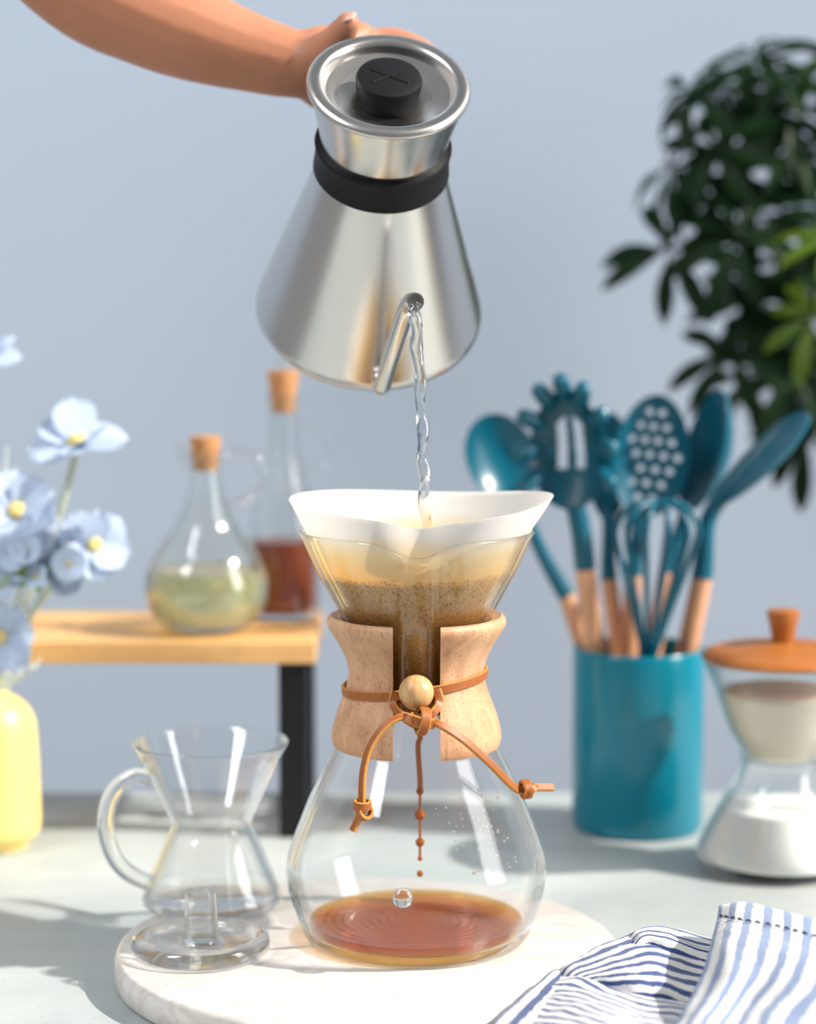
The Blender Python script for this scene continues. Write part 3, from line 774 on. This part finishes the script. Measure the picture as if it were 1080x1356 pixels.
utensil('pasta_server', 'teal toothed pasta server standing at front left of the canister', (136, 296, UB), (112.8, 285, 172), [(111.8, 284, 182), (109.5, 284, 198), (106.5, 285, 212)], (xf(V, hm), F), 6.6, 6.6)
# 3 solid turner half hidden behind the pasta server
hm = orient((131, 333, 232), (-1, 0, 60), (-0.2, -1, 0.05))
v, f = dish(15, 36, 5, 2.4, egg=-0.15)
utensil('solid_spoon', 'narrow teal spoon half hidden behind the pasta server', (152, 317, UB), (132, 327, 159), [(131.6, 328, 170), (132, 330, 190), (132, 332, 206)], (xf(v, hm), f), 5.6, 4.6)
# 4 slotted spoon with round holes
hm = orient((158.5, 322, 240), (7, 0, 60), (0.02, -1, 0.12))
cent = []
for j in range(-3, 4):
    for i in range(-2, 3):
        x, y = (i + (0.5 if j % 2 else 0))*0.36, j*0.235
        if x*x + y*y < 0.62: cent.append((x, y))
def holes(s, t):
    x, y = s*math.cos(t), s*math.sin(t)
    return any(((x-a)*25)**2 + ((y-b)*40)**2 < 2.5**2 for a, b in cent)
v, f = dish(25, 40, 10, 2.2, 44, 150, 0.08, 0.0, holes)
utensil('slotted_spoon', 'broad teal slotted spoon with round holes in the middle of the canister', (140, 310, UB), (147, 319, 163), [(148, 319.5, 174), (150.5, 322, 190), (152.5, 327, 206)], (xf(v, hm), f), 5.8, 4.8)
# 5 deep spoon turned sideways
hm = orient((193, 330, 243), (16, 0, 60), (-0.9, -0.44, 0.1))
v, f = dish(22, 41, 17, 2.4, egg=0.05)
utensil('serving_spoon', 'teal deep spoon turned edge on between slotted spoon and spatula', (142, 300, UB), (170, 327, 164), [(173.5, 328, 174), (179, 331, 190), (184, 333, 206)], (xf(v, hm), f), 5.8, 4.6)
# 6 spatula leaning out to the right
hm = orient((222, 290, 240), (57, 0, 56), (-0.72, -0.38, 0.72))
v, f = dish(17, 44, 4, 2.6, egg=-0.22, flat=0.75)
utensil('spatula', 'teal flat spatula leaning out far right of the canister', (160, 296, UB), (188.4, 290, 165), [(189.6, 290, 178), (190.6, 290, 196), (194, 290.5, 207), (201, 291, 217)], (xf(v, hm), f), 7.0, 5.4)
# 7 whisk in front
wk = thing('whisk', 'teal balloon whisk standing in front of other utensils', 'utensil', (150, 280, UB), 'teal utensils in the canister')
wf = (150, 280, UB)
obj('wooden_handle', tube('wooden_handle', [(150, 280, UB), (150.3, 279.5, 12), (151, 277, 60), (152, 274, 100)], [4, 5.5, 6, 6], 14, wf), 'handle_wood', wk)
obj('ferrule', tube('ferrule', [(152, 274.2, 98), (152.5, 273, 112), (153, 272, 120)], [6.4, 6.2, 5.0], 14, wf), 'black_rubber', wk)
for k in range(6):
    a = R(180*k/6 + 10); pts_ = []
    ux, uy = math.cos(a), math.sin(a)
    for j in range(25):
        s = -1 + 2*j/24; hgt = 215.5 - 98*abs(s)**2.3; wd = 27.0*math.sin(math.pi/2*min(1, abs(s)*1.9))**0.9*(1 - 0.86*max(0, (abs(s)-.5)/.5)**1.35)*(1 if s > 0 else -1)
        if abs(s) < 1e-6: wd = 0
        cxk = 153 + 4.5*(hgt-118)/97; cyk = 272 - 4*(hgt-118)/97
        pts_.append((cxk + ux*wd, cyk + uy*wd, hgt))
    obj('wire', tube('wire', catmull(pts_, 2), 1.75, 8, wf), 'teal_silicone', wk)

# ================================================================== CREAMER with SUGAR BOWL on top
jx, jy = 225.5, 198.0
cr = thing('cream_jug', 'waisted glass jug of milk standing at the right edge', 'jug', (jx, jy, 0))
jo = catmull([(41, 0.3), (46, 1.6), (49.4, 6), (49.8, 10), (47.6, 17), (42.6, 27), (32.5, 45.4), (26.0, 57), (24.2, 62), (24.8, 67)], 4)
jp = [(0, 1.0), (30, 0.7)] + jo + [(25.2, 69.6), (24.4, 70.2), (23.6, 69.5)] + [(r-1.9, z + (1.5 if z < 8 else 0)) for r, z in jo[::-1] if 5 < z < 67] + [(40, 4.4), (0, 4.0)]
obj('glass_body', lathe('glass_body', jp, 96, angle=60), 'bottle_glass', cr)
mk = [(0, 4.3)] + [(40.5, 4.6)] + [(r-2.1, z) for r, z in jo if 6 < z < 36] + [(lerp(jo, 37)-2.6, 37.0), (0, 36.6)]
tag(obj('milk', lathe('milk', mk, 72), 'milk', cr), 'white milk filling the lower half', None)
tag(obj('handle', tube('handle', catmull([(24, -6, 60), (34, -9, 66), (45, -11, 62), (50, -12, 50), (48, -11, 36), (43, -8, 27)], 6), 4.4, 14), 'glass_thick', cr), 'clear glass handle', None)
sb = thing('sugar_bowl', 'flared glass sugar bowl with round wooden lid sitting on the jug', 'sugar bowl', (jx, jy, 58))
so = [(r, z-58) for r, z in catmull([(18, 64.2), (20.8, 65.4), (22.0, 68.5), (25.2, 74), (29.0, 80), (32.2, 86.2), (39.2, 105.8), (44.2, 118), (46.6, 124)], 4)]
spf = [(0, 6.5)] + so + [(47.2, 68.4), (46.2, 68.8), (45.2, 67.8)] + [(r-1.8, z) for r, z in so[::-1] if 11 < z < 65] + [(0, 9)]
obj('glass_body', lathe('glass_body', spf, 96, angle=60), 'bottle_glass', sb)
sg = [(0, 9.4), (18.2, 9.8)] + [(r-2.1, z) for r, z in so if 12 < z < 50] + [(36.0, 50.5), (28, 52), (14, 51), (0, 52.5)]
tag(obj('sugar', lathe('sugar', sg, 72), 'sugar', sb), 'beige raw sugar filling the bowl', None)
bead = [(22.8, 19.5), (25.6, 21.0), (27.0, 23.0), (26.4, 25.0)]
wl = obj('wooden_lid', lathe('wooden_lid', [(0, 68.9), (42, 68.9), (47.6, 69.4), (49.0, 71.0), (47.4, 73.4), (40, 76.4), (22, 79.2), (9, 80.2), (0, 80.4)], 96, angle=50), 'lid_wood', sb)
wl['label'] = 'orange brown wooden lid'
obj('knob', lathe('knob', [(0, 79.5), (6.2, 79.6), (6.6, 82), (8.6, 92), (10.0, 97), (9.8, 98.8), (8.6, 99.6), (0, 100)], 40, angle=40), 'lid_wood', wl)

# ================================================================== SHELF RISER and BOTTLES
sh = thing('shelf_riser', 'low wooden shelf on black metal legs at the left', 'shelf', (-230, 330, 0))
so_ = (-230, 330, 0)
for i in range(3):
    y0 = 262 + i*44.2
    obj('plank', box('plank', -430, -58.5, y0, y0+43.6, 113.4, 127, 0.8, so_), 'shelf_wood', sh)
for x0 in (-82, -420):
    for y0 in (266, 372): obj('leg', box('leg', x0, x0+18, y0, y0+18, 0, 113.4, 0.8, so_), 'black_metal', sh)
    obj('foot_rail', box('foot_rail', x0, x0+18, 284.2, 371.8, 0, 10, 0.8, so_), 'black_metal', sh)
zs = 127.0
ob = thing('oil_bottle', 'squat round glass cruet half full of golden oil with cork', 'bottle', (-131.0, 312, zs))
oo = catmull([(18, 0.4), (24, 1.2), (30.5, 5), (37.6, 15), (40.4, 28), (39.0, 38.5), (34.4, 49), (27.6, 58.5), (20.6, 68.5), (14.6, 82), (11.2, 95), (10.2, 106), (10.8, 112)], 5)
op = [(0, 1.6)] + oo + [(12.0, 114.5), (11.2, 116), (9.8, 115.2)] + [(r-1.8, z) for r, z in oo[::-1] if 5 < z < 112] + [(22, 4.4), (0, 3.6)]
obj('glass_body', lathe('glass_body', op, 80, angle=60), 'bottle_glass', ob)
ol = [(0, 4.0), (21, 4.8)] + [(r-1.9, z) for r, z in oo if 6.5 < z < 39.5] + [(lerp(oo, 40)-2.2, 40.2), (0, 40)]
tag(obj('oil', lathe('oil', ol, 72), 'olive_oil', ob), 'pale golden oil', None)
obj('cork', lathe('cork', [(0, 104), (7.8, 104.5), (8.8, 116), (10.2, 124), (9.8, 126.5), (0, 127)], 40, angle=40), 'cork', ob)
obj('handle', tube('handle', catmull([(11, 0, 111), (20, 0, 115.6), (30, 0, 114), (37, 0, 106), (37.5, 0, 97), (32, 0, 88), (22, 0, 82), (15.5, 0, 80)], 5), 3.2, 12), 'glass_thick', ob)
obj('spout_lip', tube('spout_lip', catmull([(-9.5, 0, 107), (-12, 0, 112), (-16, 0, 117.5), (-19, 0, 119)], 4), [4.4]*6 + [3.6]*4 + [3.0]*3, 14), 'glass_thick', ob)
vb = thing('vinegar_bottle', 'tall corked glass bottle with dark red brown liquid on the shelf', 'bottle', (-83.5, 366, zs))
vo = catmull([(21, 0.4), (23.6, 1.6), (24.1, 5), (24.0, 30), (23.6, 58), (22.4, 70), (19.6, 82), (15.6, 96), (12.4, 108), (11.2, 120), (10.2, 140), (10.4, 147)], 5)
vp = [(0, 1.6)] + vo + [(11.2, 149), (10.4, 150.4), (9.2, 149.6)] + [(r-1.8, z) for r, z in vo[::-1] if 6 < z < 147] + [(20, 4.4), (0, 4.0)]
obj('glass_body', lathe('glass_body', vp, 80, angle=60), 'bottle_glass', vb)
vl = [(0, 4.3), (20.2, 4.8)] + [(r-1.9, z) for r, z in vo if 6 < z < 50] + [(21.6, 52.6), (0, 52.2)]
tag(obj('dark_liquid', lathe('dark_liquid', vl, 64), 'vinegar', vb), 'dark red brown liquid', None)
obj('cork', lathe('cork', [(0, 138), (7.6, 138.5), (8.4, 150), (10.6, 164), (10.3, 166.6), (0, 167)], 40, angle=40), 'cork', vb)
obj('pour_tube', tube('pour_tube', [(1.2, 0, 160), (1.2, 0, 168), (1.4, 0, 176), (2.5, 0, 182)], [3.6, 3.6, 3.4, 3.0], 14), 'glass_thick', vb)
obj('handle', tube('handle', catmull([(10.5, 0, 126), (18, 0, 128), (26, 0, 126), (31, 0, 119), (31, 0, 108), (25, 0, 101), (15, 0, 100)], 5), 3.2, 12), 'glass_thick', vb)

# ================================================================== VASE and FLOWERS
vx, vy = -260.2, 244.9
va = obj('vase', lathe('vase', [(0, 0.3), (19.5, 0), (20.8, 0.8), (21.0, 3.6), (22.4, 5.0)] + catmull([(25.6, 6.6), (28.4, 10.5), (29.4, 18), (28.9, 45), (28.2, 65), (27.0, 79), (23.6, 87.5), (17.0, 94.2), (10.2, 98.0), (8.0, 101), (7.6, 106), (8.4, 109)], 4) + [(7.6, 109.6), (6.6, 108.6), (6.2, 98), (15, 90), (24, 78), (26, 20), (20, 6), (0, 5)], 80, angle=45), 'yellow_ceramic')
va.location = (vx*.001, vy*.001, 0); tag(va, 'pale yellow ceramic bottle vase cut off by the left edge', 'vase')
def petal_mesh():
    verts, faces = [], []; nu, nv = 9, 7
    for side in (0, 1):
        for i in range(nu):
            s = i/(nu-1); w = 0.42*math.sin(math.pi*min(1, (0.06 + 0.70*s)))**0.9
            if s > 0.8: w *= 1 - 0.40*((s-.8)/.2)**2
            for j in range(nv):
                q = -1 + 2*j/(nv-1)
                x = w*q; y = s*(1 - 0.05*abs(q)) + (0.045*math.cos(q*math.pi*2.6) if s > .95 else 0)
                z = 0.16*s - 0.10*s*s*1.5 + 0.05*(q*q)*s + 0.03*math.cos(q*8)*s - 0.012*side
                verts.append((x*1000, y*1000, z*1000))
    S_ = nu*nv
    for i in range(nu-1):
        for j in range(nv-1):
            a = i*nv+j; faces.append((a, a+1, a+nv+1, a+nv)); faces.append((S_+a, S_+a+nv, S_+a+nv+1, S_+a+1))
    for i in range(nu-1):
        faces.append((i*nv, (i+1)*nv, S_+(i+1)*nv, S_+i*nv)); faces.append((i*nv+nv-1, S_+i*nv+nv-1, S_+(i+1)*nv+nv-1, (i+1)*nv+nv-1))
    for j in range(nv-1):
        a = (nu-1)*nv+j; faces.append((a, a+1, S_+a+1, S_+a))
    return mesh('petal', verts, faces, True, 80)
PM = petal_mesh()
bm = bmesh.new(); bmesh.ops.create_icosphere(bm, subdivisions=3, radius=1.0)
for v_ in bm.verts: v_.co *= 1 + 0.22*noise.noise(v_.co*6)
CM = bpy.data.meshes.new('flower_centre'); bm.to_mesh(CM); bm.free(); smooth(CM)
def cosmos(head, facing, size, stem, label, seed, cup=0.25):
    rg = random.Random(seed); base = stem[0]
    t = thing('cosmos_flower', label, 'flower', base, 'blue flowers in the yellow vase')
    sp_ = catmull(list(stem) + [head], 6)
    obj('stem', tube('stem', sp_, 2.0, 8, base), 'stem_green', t)
    z = Vector(facing).normalized(); x = z.orthogonal().normalized()
    q = Matrix((x, z.cross(x), z)).transposed().to_4x4()
    hd_ = Vector(head) - Vector(base)
    for k in range(8):
        o = obj('petal', PM, 'petal', t)
        a = 2*math.pi*k/8 + rg.uniform(-.12, .12)
        mm_ = Matrix.Translation(hd_*.001) @ q @ Matrix.Rotation(a, 4, 'Z') @ Matrix.Rotation(cup + rg.uniform(-.45, .35), 4, 'X') @ Matrix.Rotation(rg.uniform(-.25, .25), 4, 'Y')
        s_ = size*rg.uniform(.88, 1.08)*.001
        o.matrix_basis = mm_ @ Matrix.Translation((0, 0, 0.0008*(k % 2))) @ Matrix.Scale(s_, 4)
    o = obj('flower_centre', CM, 'pollen', t); s_ = size*.20*.001
    o.matrix_basis = Matrix.Translation((hd_ + z*size*.1)*.001) @ q @ Matrix.Diagonal((s_, s_, s_*.75, 1))
    return t
mouth = lambda dx, dy: (vx+dx, vy+dy, 96)
cosmos((-202, 236, 254), (-0.12, -0.42, 0.85), 30, [mouth(2, -2), (-252, 240, 125), (-232, 238, 165), (-213, 236, 215)], 'blue flower on tallest bare stem, right of the bouquet top', 3, .32)
cosmos((-236.8, 216, 214), (0.15, -0.75, 0.6), 29, [mouth(0, -3), (-257, 236, 130), (-247, 224, 180)], 'blue flower with yellow eye low at the left edge', 5, .38)
cosmos((-190, 214, 194), (0.25, -0.85, 0.35), 24, [mouth(3, -4), (-243, 234, 130), (-220, 222, 165)], 'pale blue flower lowest at the right of the bouquet', 8, .15)
cosmos((-262, 240, 306), (-0.2, -0.5, 0.8), 28, [mouth(-2, 0), (-264, 243, 160), (-263, 242, 240)], 'topmost blue flower cut off by the left edge', 11, .2)
cosmos((-247, 200, 142), (0.3, -0.95, -0.25), 24, [mouth(1, -5), (-258, 228, 122), (-252, 210, 134)], 'blue flower drooping in front of the vase neck', 13, .3)
# clusters of tiny blossoms on thin sprigs
def sprig(center, n, spread, label, seed):
    rg = random.Random(seed); base = mouth(rg.uniform(-2, 2), rg.uniform(-2, 2))
    t = thing('blossom_sprig', label, 'flower', base, 'small blossoms in the yellow vase')
    mid = tuple(a + (b-a)*.5 + d for a, b, d in zip(base, center, (-4, 3, 4)))
    obj('stem', tube('stem', catmull([base, mid, center], 6), 1.4, 7, base), 'stem_green', t)
    for i in range(n):
        p = Vector(center) + Vector((rg.gauss(0, 1), rg.gauss(0, .6), rg.gauss(0, 1)))*spread
        tw = obj('twig', tube('twig', catmull([center, tuple((Vector(center)+p)*.5 + Vector((0, 0, -3))), tuple(p)], 3), .7, 6, base), 'fresh_green', t)
        fz = Vector((rg.uniform(-.6, .6), -1, rg.uniform(-.2, .9))).normalized(); x = fz.orthogonal().normalized()
        q = Matrix((x, fz.cross(x), fz)).transposed().to_4x4(); s_ = rg.uniform(8.5, 12)*.001
        for k in range(5):
            o = obj('petal', PM, 'petal_small' , tw)
            o.matrix_basis = Matrix.Translation((p - Vector(base))*.001) @ q @ Matrix.Rotation(2*math.pi*k/5, 4, 'Z') @ Matrix.Rotation(.3, 4, 'X') @ Matrix.Diagonal((s_*1.3, s_, s_, 1))
        o = obj('blossom_centre', CM, 'pollen', tw); o.matrix_basis = Matrix.Translation((p - Vector(base) + fz)*.001) @ Matrix.Scale(.0016, 4)
        lf = obj('leaf', PM.copy(), 'fresh_green', tw)
        lf.matrix_basis = Matrix.Translation((p - Vector(base) - fz*2)*.001) @ q @ Matrix.Rotation(rg.uniform(0, 6), 4, 'Z') @ Matrix.Diagonal((.006, .010, .008, 1))
    return t
sprig((-219, 206, 196), 6, 8, 'small pale blue blossom cluster between the two lower cosmos', 21)
sprig((-236, 198, 183), 8, 9, 'small blue blossom cluster with bright green leaves at left edge', 22)
sprig((-206, 208, 184), 5, 7, 'small light blue blossom cluster beside lowest right flower', 23)
def grass(tips, label, seed):
    rg = random.Random(seed); base = mouth(rg.uniform(-3, 3), rg.uniform(-3, 0))
    t = thing('grass_sprig', label, 'grass', base, 'pale grass in the yellow vase')
    for tip in tips:
        mid = tuple(a + (b-a)*.55 + rg.uniform(-3, 3) for a, b in zip(base, tip))
        bl = obj('blade', tube('blade', catmull([base, mid, tip], 6), [1.3]*7 + [1.2, 1.1, 1.0, .9, .8, .6], 6, base), 'pale_grass', t)
        for k in range(7):
            s = .45 + .5*k/7; p = Vector(mid).lerp(Vector(tip), max(0, (s-.5)*2)); 
            e_ = p + Vector((rg.uniform(-9, 9), rg.uniform(-5, 5), rg.uniform(4, 11)))
            obj('awn', tube('awn', [tuple(p), tuple((p+e_)/2 + Vector((0, 0, -1))), tuple(e_)], [.8, .7, .4], 5, base), 'pale_grass', bl)
grass([(-244, 228, 254), (-250, 226, 244)], 'pale feathery grass reaching up at the left edge', 31)
grass([(-226, 205, 166), (-234, 206, 160), (-243, 206, 164)], 'pale feathery grass tangled low among the stems', 32)
grass([(-226, 204, 121), (-236, 204, 126)], 'pale feathery grass hanging over the vase shoulder', 33)

# ================================================================== PLANT behind the table
px, py = 375.0, 560.0
pt = thing('potted_plant', 'dark green umbrella plant filling the upper right', 'plant', (px, py, -750))
po = (px, py, -750)
obj('pot', lathe('pot', [(0, 0), (100, 0), (104, 4), (135, 240), (142, 244), (142, 262), (136, 264), (130, 258), (124, 236), (0, 230)], 48), 'pot_clay', pt)
obj('soil', lathe('soil', [(0, 246), (90, 244), (125, 240), (124.5, 234), (0, 232)], 32), 'soil', pt)
trunk = catmull([(px, py, -510), (px+6, py, -200), (px-4, py+4, 100), (px-8, py, 250), (px-20, py, 360), (px-40, py, 440)], 6)
obj('trunk', tube('trunk', trunk, [11 - 6*i/(len(trunk)-1) for i in range(len(trunk))], 12, po), 'trunk_bark', pt)
def leaflet_mesh():
    verts, faces = [], []; nu = 9
    for side in (0, 1):
        for i in range(nu):
            s = i/(nu-1); w = 0.135*(math.sin(math.pi*s**1.25)**0.75 if 0 < s < 1 else 0.02) + 0.006
            for q in (-1, -.5, 0, .5, 1):
                z = 0.05*abs(q)*w/.135 - 0.26*s*s + 0.06*s - 0.01*side
                verts.append((w*q*1000, (0.12 + s)*1000, z*1000))
    S_ = nu*5
    for i in range(nu-1):
        for j in range(4):
            a = i*5+j; faces.append((a, a+1, a+6, a+5)); faces.append((S_+a, S_+a+5, S_+a+6, S_+a+1))
        faces.append((i*5, i*5+5, S_+i*5+5, S_+i*5)); faces.append((i*5+4, S_+i*5+4, S_+i*5+9, i*5+9))
    # thin stalk joining the leaflet to its whorl
    o = len(verts)
    for y in (0, .13):
        for a in range(4): verts.append((.012*math.cos(a*math.pi/2)*1000, y*1000, .012*math.sin(a*math.pi/2)*1000))
    for a in range(4): faces.append((o+a, o+(a+1) % 4, o+4+(a+1) % 4, o+4+a))
    return mesh('leaflet', verts, faces, True, 80)
LM = leaflet_mesh(); LY = LM.copy()
rg = random.Random(17)
# (x, depth offset, z), whorl normal, leaflet length
clusters = [((206, -30, 492), (-.55, -.5, .6), 44), ((238, 10, 497), (-.2, -.6, .8), 46), ((272, -20, 506), (.0, -.5, .9), 50), ((304, 10, 500), (.3, -.5, .9), 52), ((258, 30, 470), (-.2, -.7, .6), 48),
            ((196, 0, 437), (-.9, -.4, .5), 56), ((222, -40, 448), (-.5, -.8, .5), 50), ((250, 35, 436), (-.1, -.9, .3), 50), ((288, -10, 455), (.2, -.7, .6), 54), ((318, 20, 452), (.4, -.6, .6), 54),
            ((194, -20, 376), (-.25, -.9, .55), 58), ((240, -40, 386), (-.1, -.95, .4), 56), ((270, 25, 400), (.1, -.8, .5), 54), ((226, 40, 412), (-.6, -.6, .5), 50), ((304, -20, 408), (.3, -.8, .4), 54),
            ((240, -30, 300), (-.35, -.8, .5), 54), ((268, 30, 338), (-.2, -.8, .4), 54), ((300, 0, 338), (.2, -.8, .4), 56), ((262, 30, 282), (-.4, -.7, .2), 52), ((288, -25, 288), (.1, -.8, .4), 56), ((312, 20, 300), (.3, -.7, .4), 54),
            ((300, -10, 240), (-.3, -.7, .2), 58), ((322, 0, 262), (.2, -.8, .2), 56), ((326, -30, 352), (.4, -.7, .4), 56), ((286, 0, 478), (.1, -.6, .8), 50), ((290, 30, 368), (.1, -.8, .4), 54), ((256, 0, 520), (-.3, -.4, .9), 46), ((322, 0, 520), (.3, -.5, .9), 52), ((318, -20, 400), (.3, -.8, .4), 54)]
young = [((312, -70, 384), (-.1, -.45, .9), 46), ((293, -72, 326), (-.35, -.7, .45), 46)]
for idx, ((x, dy, z), nv_, L0) in enumerate(clusters + young):
    is_y = idx >= len(clusters)
    c = Vector((x, py + dy, z))
    o = obj('leaf_whorl', tube('petiole', catmull([(px-20 + rg.uniform(-8, 8), py + rg.uniform(-6, 6), min(425, max(150, z-75))), tuple((c + Vector((px-20, py, z-25)))/2 + Vector((0, 0, 10))), tuple(c)], 5), 1.5, 6, po), 'leaf_young' if is_y else 'leaf_dark', pt)
    nrm = Vector(nv_).normalized(); xx = nrm.orthogonal().normalized()
    q = Matrix((xx, nrm.cross(xx), nrm)).transposed().to_4x4()
    nl_ = 8; a0 = rg.uniform(0, 6)
    for k in range(nl_):
        lf = obj('leaflet', LY if is_y else LM, 'leaf_young' if is_y else 'leaf_dark', o)
        droop = -rg.uniform(.0, .4)
        lf.matrix_basis = Matrix.Translation((c - Vector(po))*.001) @ q @ Matrix.Rotation(a0 + 2*math.pi*k/nl_ + rg.uniform(-.15, .15), 4, 'Z') @ Matrix.Rotation(droop, 4, 'X') @ Matrix.Scale(L0*rg.uniform(.8, 1.1)*.001, 4)

# ================================================================== DISH TOWEL
tw = thing('dish_towel', 'crumpled blue and white striped dish towel in the lower right corner', 'towel', (130, -150, 0))
to = (130, -150, 0)
def loft(name, rows, mat, wr=0.8, seed=0, down=9.0, back=True, front=True, th_=1.3, sub=10):
    rows = [list(r) for r in rows]
    R_ = []
    if back: R_.append([(x, y+3.0, z-down) for x, y, z in rows[0]])
    R_ += rows
    if front: R_.append([(x, y-4.0, max(z-down, 3)) for x, y, z in rows[-1]])
    rr = [catmull(r, sub) for r in R_]
    cols = [catmull([r[k] for r in rr], sub) for k in range(len(rr[0]))]
    nc, nr = len(cols), len(cols[0])
    verts, faces, uv = [], [], []
    for side in (0, 1):
        for k in range(nc):
            for i in range(nr):
                x, y, z = cols[k][i]
                z += wr*noise.noise(Vector((x*.07 + seed, y*.07, 0))) + .35*wr*noise.noise(Vector((x*.2, y*.2, seed)))
                verts.append((x, y, z - th_*side)); uv.append((k/(nc-1), i/(nr-1)))
    S_ = nc*nr
    for k in range(nc-1):
        for i in range(nr-1):
            a = k*nr+i; faces.append((a, a+1, a+nr+1, a+nr)); faces.append((S_+a, S_+a+nr, S_+a+nr+1, S_+a+1))
    for k in range(nc-1):
        for i in (0, nr-1): a = k*nr+i; faces.append((a, a+nr, S_+a+nr, S_+a))
    for i in range(nr-1):
        for k in (0, nc-1): a = k*nr+i; faces.append((a, a+1, S_+a+1, S_+a))
    me = mesh(name, verts, faces, True, 70, to)
    lay = me.uv_layers.new(name='UVMap')
    for lp_ in me.loops: lay.data[lp_.index].uv = uv[lp_.vertex_index]
    return obj(name, me, mat, tw), cols
TL1 = [[(71.4,-81.3,24), (56.9,-112.4,24), (44.4,-138.8,23), (33.8,-164.9,22), (19.5,-204.6,21)],
  [(74.1,-94.3,27), (60.1,-130.2,28), (48.7,-157.0,27), (38.5,-184.3,26), (24.2,-224.7,25)],
  [(79.9,-102.4,27), (67.8,-139.7,28), (56.9,-168.1,27), (47.8,-197.8,26), (33.2,-245.0,25)]]
TL2 = [[(70.9,-94.3,26), (82.7,-100.2,29), (94.0,-118.5,29), (108.1,-132.3,28), (129.5,-143.1,28), (144.0,-150.5,28)],
  [(65.8,-123.5,28), (77.8,-141.0,33), (90.1,-158.1,33), (104.9,-163.8,30), (122.5,-172.0,30), (139.6,-182.0,30)],
  [(60.4,-149.5,28), (72.9,-170.6,33), (85.8,-188.6,35), (102.0,-191.8,32), (118.2,-207.2,32), (134.7,-216.6,30)],
  [(49.6,-188.1,27), (66.2,-210.1,33), (79.1,-229.7,36), (97.9,-231.4,34), (113.1,-249.3,32), (129.3,-255.3,28)],
  [(38.0,-230.9,24), (58.3,-258.4,29), (72.1,-277.5,30), (92.6,-283.1,30), (108.1,-291.1,28), (124.0,-293.9,25)]]
TL3 = [[(73.6,-86.5,26), (85.5,-73.2,29), (96.7,-62.4,31), (116.1,-47.4,33), (126.7,-59.7,33), (146.1,-82.1,32)],
  [(75.8,-106.0,30), (86.3,-99.2,33), (99.7,-90.1,35), (116.5,-78.8,36), (128.4,-77.6,33), (145.2,-89.3,31)],
  [(79.6,-117.1,31), (90.4,-115.1,34), (102.8,-114.2,37), (116.6,-105.2,36), (128.6,-101.0,31), (143.4,-103.2,28)],
  [(86.3,-121.9,30), (95.4,-126.7,33), (105.4,-130.7,35), (117.0,-127.8,33), (127.3,-126.6,29), (140.4,-126.3,26)]]
TL4 = [[(111.9,-51.3,33), (123.3,-43.0,34), (135.7,-47.4,33), (146.7,-55.6,32), (157.7,-64.9,31)],
  [(113.4,-66.3,37), (124.0,-67.1,38), (134.6,-71.8,36), (143.4,-75.1,34), (155.6,-79.7,32)],
  [(114.5,-76.3,37), (125.1,-80.0,37), (134.4,-82.5,34.5), (141.5,-84.5,32.5), (154.5,-87.7,30)]]
TRR = [[(152.3,-67.5,50), (162.1,-83.0,56), (176.0,-98.0,57), (191.1,-114.2,57), (211.9,-133.5,57)],
  [(148.1,-89.8,52), (155.2,-117.6,58), (170.5,-131.8,59), (185.1,-147.1,59), (206.1,-162.1,58)],
  [(142.4,-116.0,51), (148.1,-147.5,57), (163.9,-162.1,58), (178.4,-175.4,58), (199.0,-189.5,57)],
  [(136.4,-141.3,48), (142.1,-173.7,53), (157.1,-178.1,52), (170.2,-194.9,53), (190.5,-208.2,53)],
  [(129.0,-164.1,43), (134.1,-191.1,46), (146.5,-190.2,43), (157.7,-212.1,47), (177.5,-226.7,48)],
  [(118.9,-187.5,37), (121.9,-215.9,41), (134.2,-219.6,39), (146.9,-240.2,42), (163.1,-254.9,44)],
  [(105.5,-220.3,30), (110.0,-249.3,34), (121.6,-255.3,33), (133.0,-271.8,36), (148.9,-285.5,38)]]
def tuck(rows, d):
    return [[tuple(a+b for a, b in zip(r[0], d))] + r for r in rows]
TL4 = tuck(TL4, (-7, -7, -7)); TL3 = tuck(TL3, (-6, -10, -8)); TL1 = tuck(TL1, (7, 6, -8))
loft('fold', TL2, 'stripe_fine', 1.2, 1, 8)
loft('fold', TL1, 'stripe_border', 0.6, 2, 6)
loft('fold', TL3, 'stripe_bold', 1.0, 3, 10)
loft('fold', TL4, 'stripe_top', 0.6, 4, 20)
o, cols = loft('hemmed_panel', TRR, 'stripe_wide', 1.0, 5, 46, True, True)
o['label'] = 'wide striped hemmed panel standing up at the right'
# stitches along the hem
hem = catmull([(148.6,-88,52.9), (155.4,-115.5,58.9), (170.8,-129.8,59.9), (185.4,-145.1,59.9), (206.4,-160.1,58.9)], 12)
for i in range(2, len(hem)-2, 3):
    p, q_ = hem[i], hem[i+1]; d = tuple(a + (b-a)*1.6 for a, b in zip(p, q_))
    obj('stitch', tube('stitch', [p, tuple((a+b)/2 + c_ for a, b, c_ in zip(p, d, (0, 0, .5))), d], [.45, .6, .45], 6, to), 'thread_dark', o)
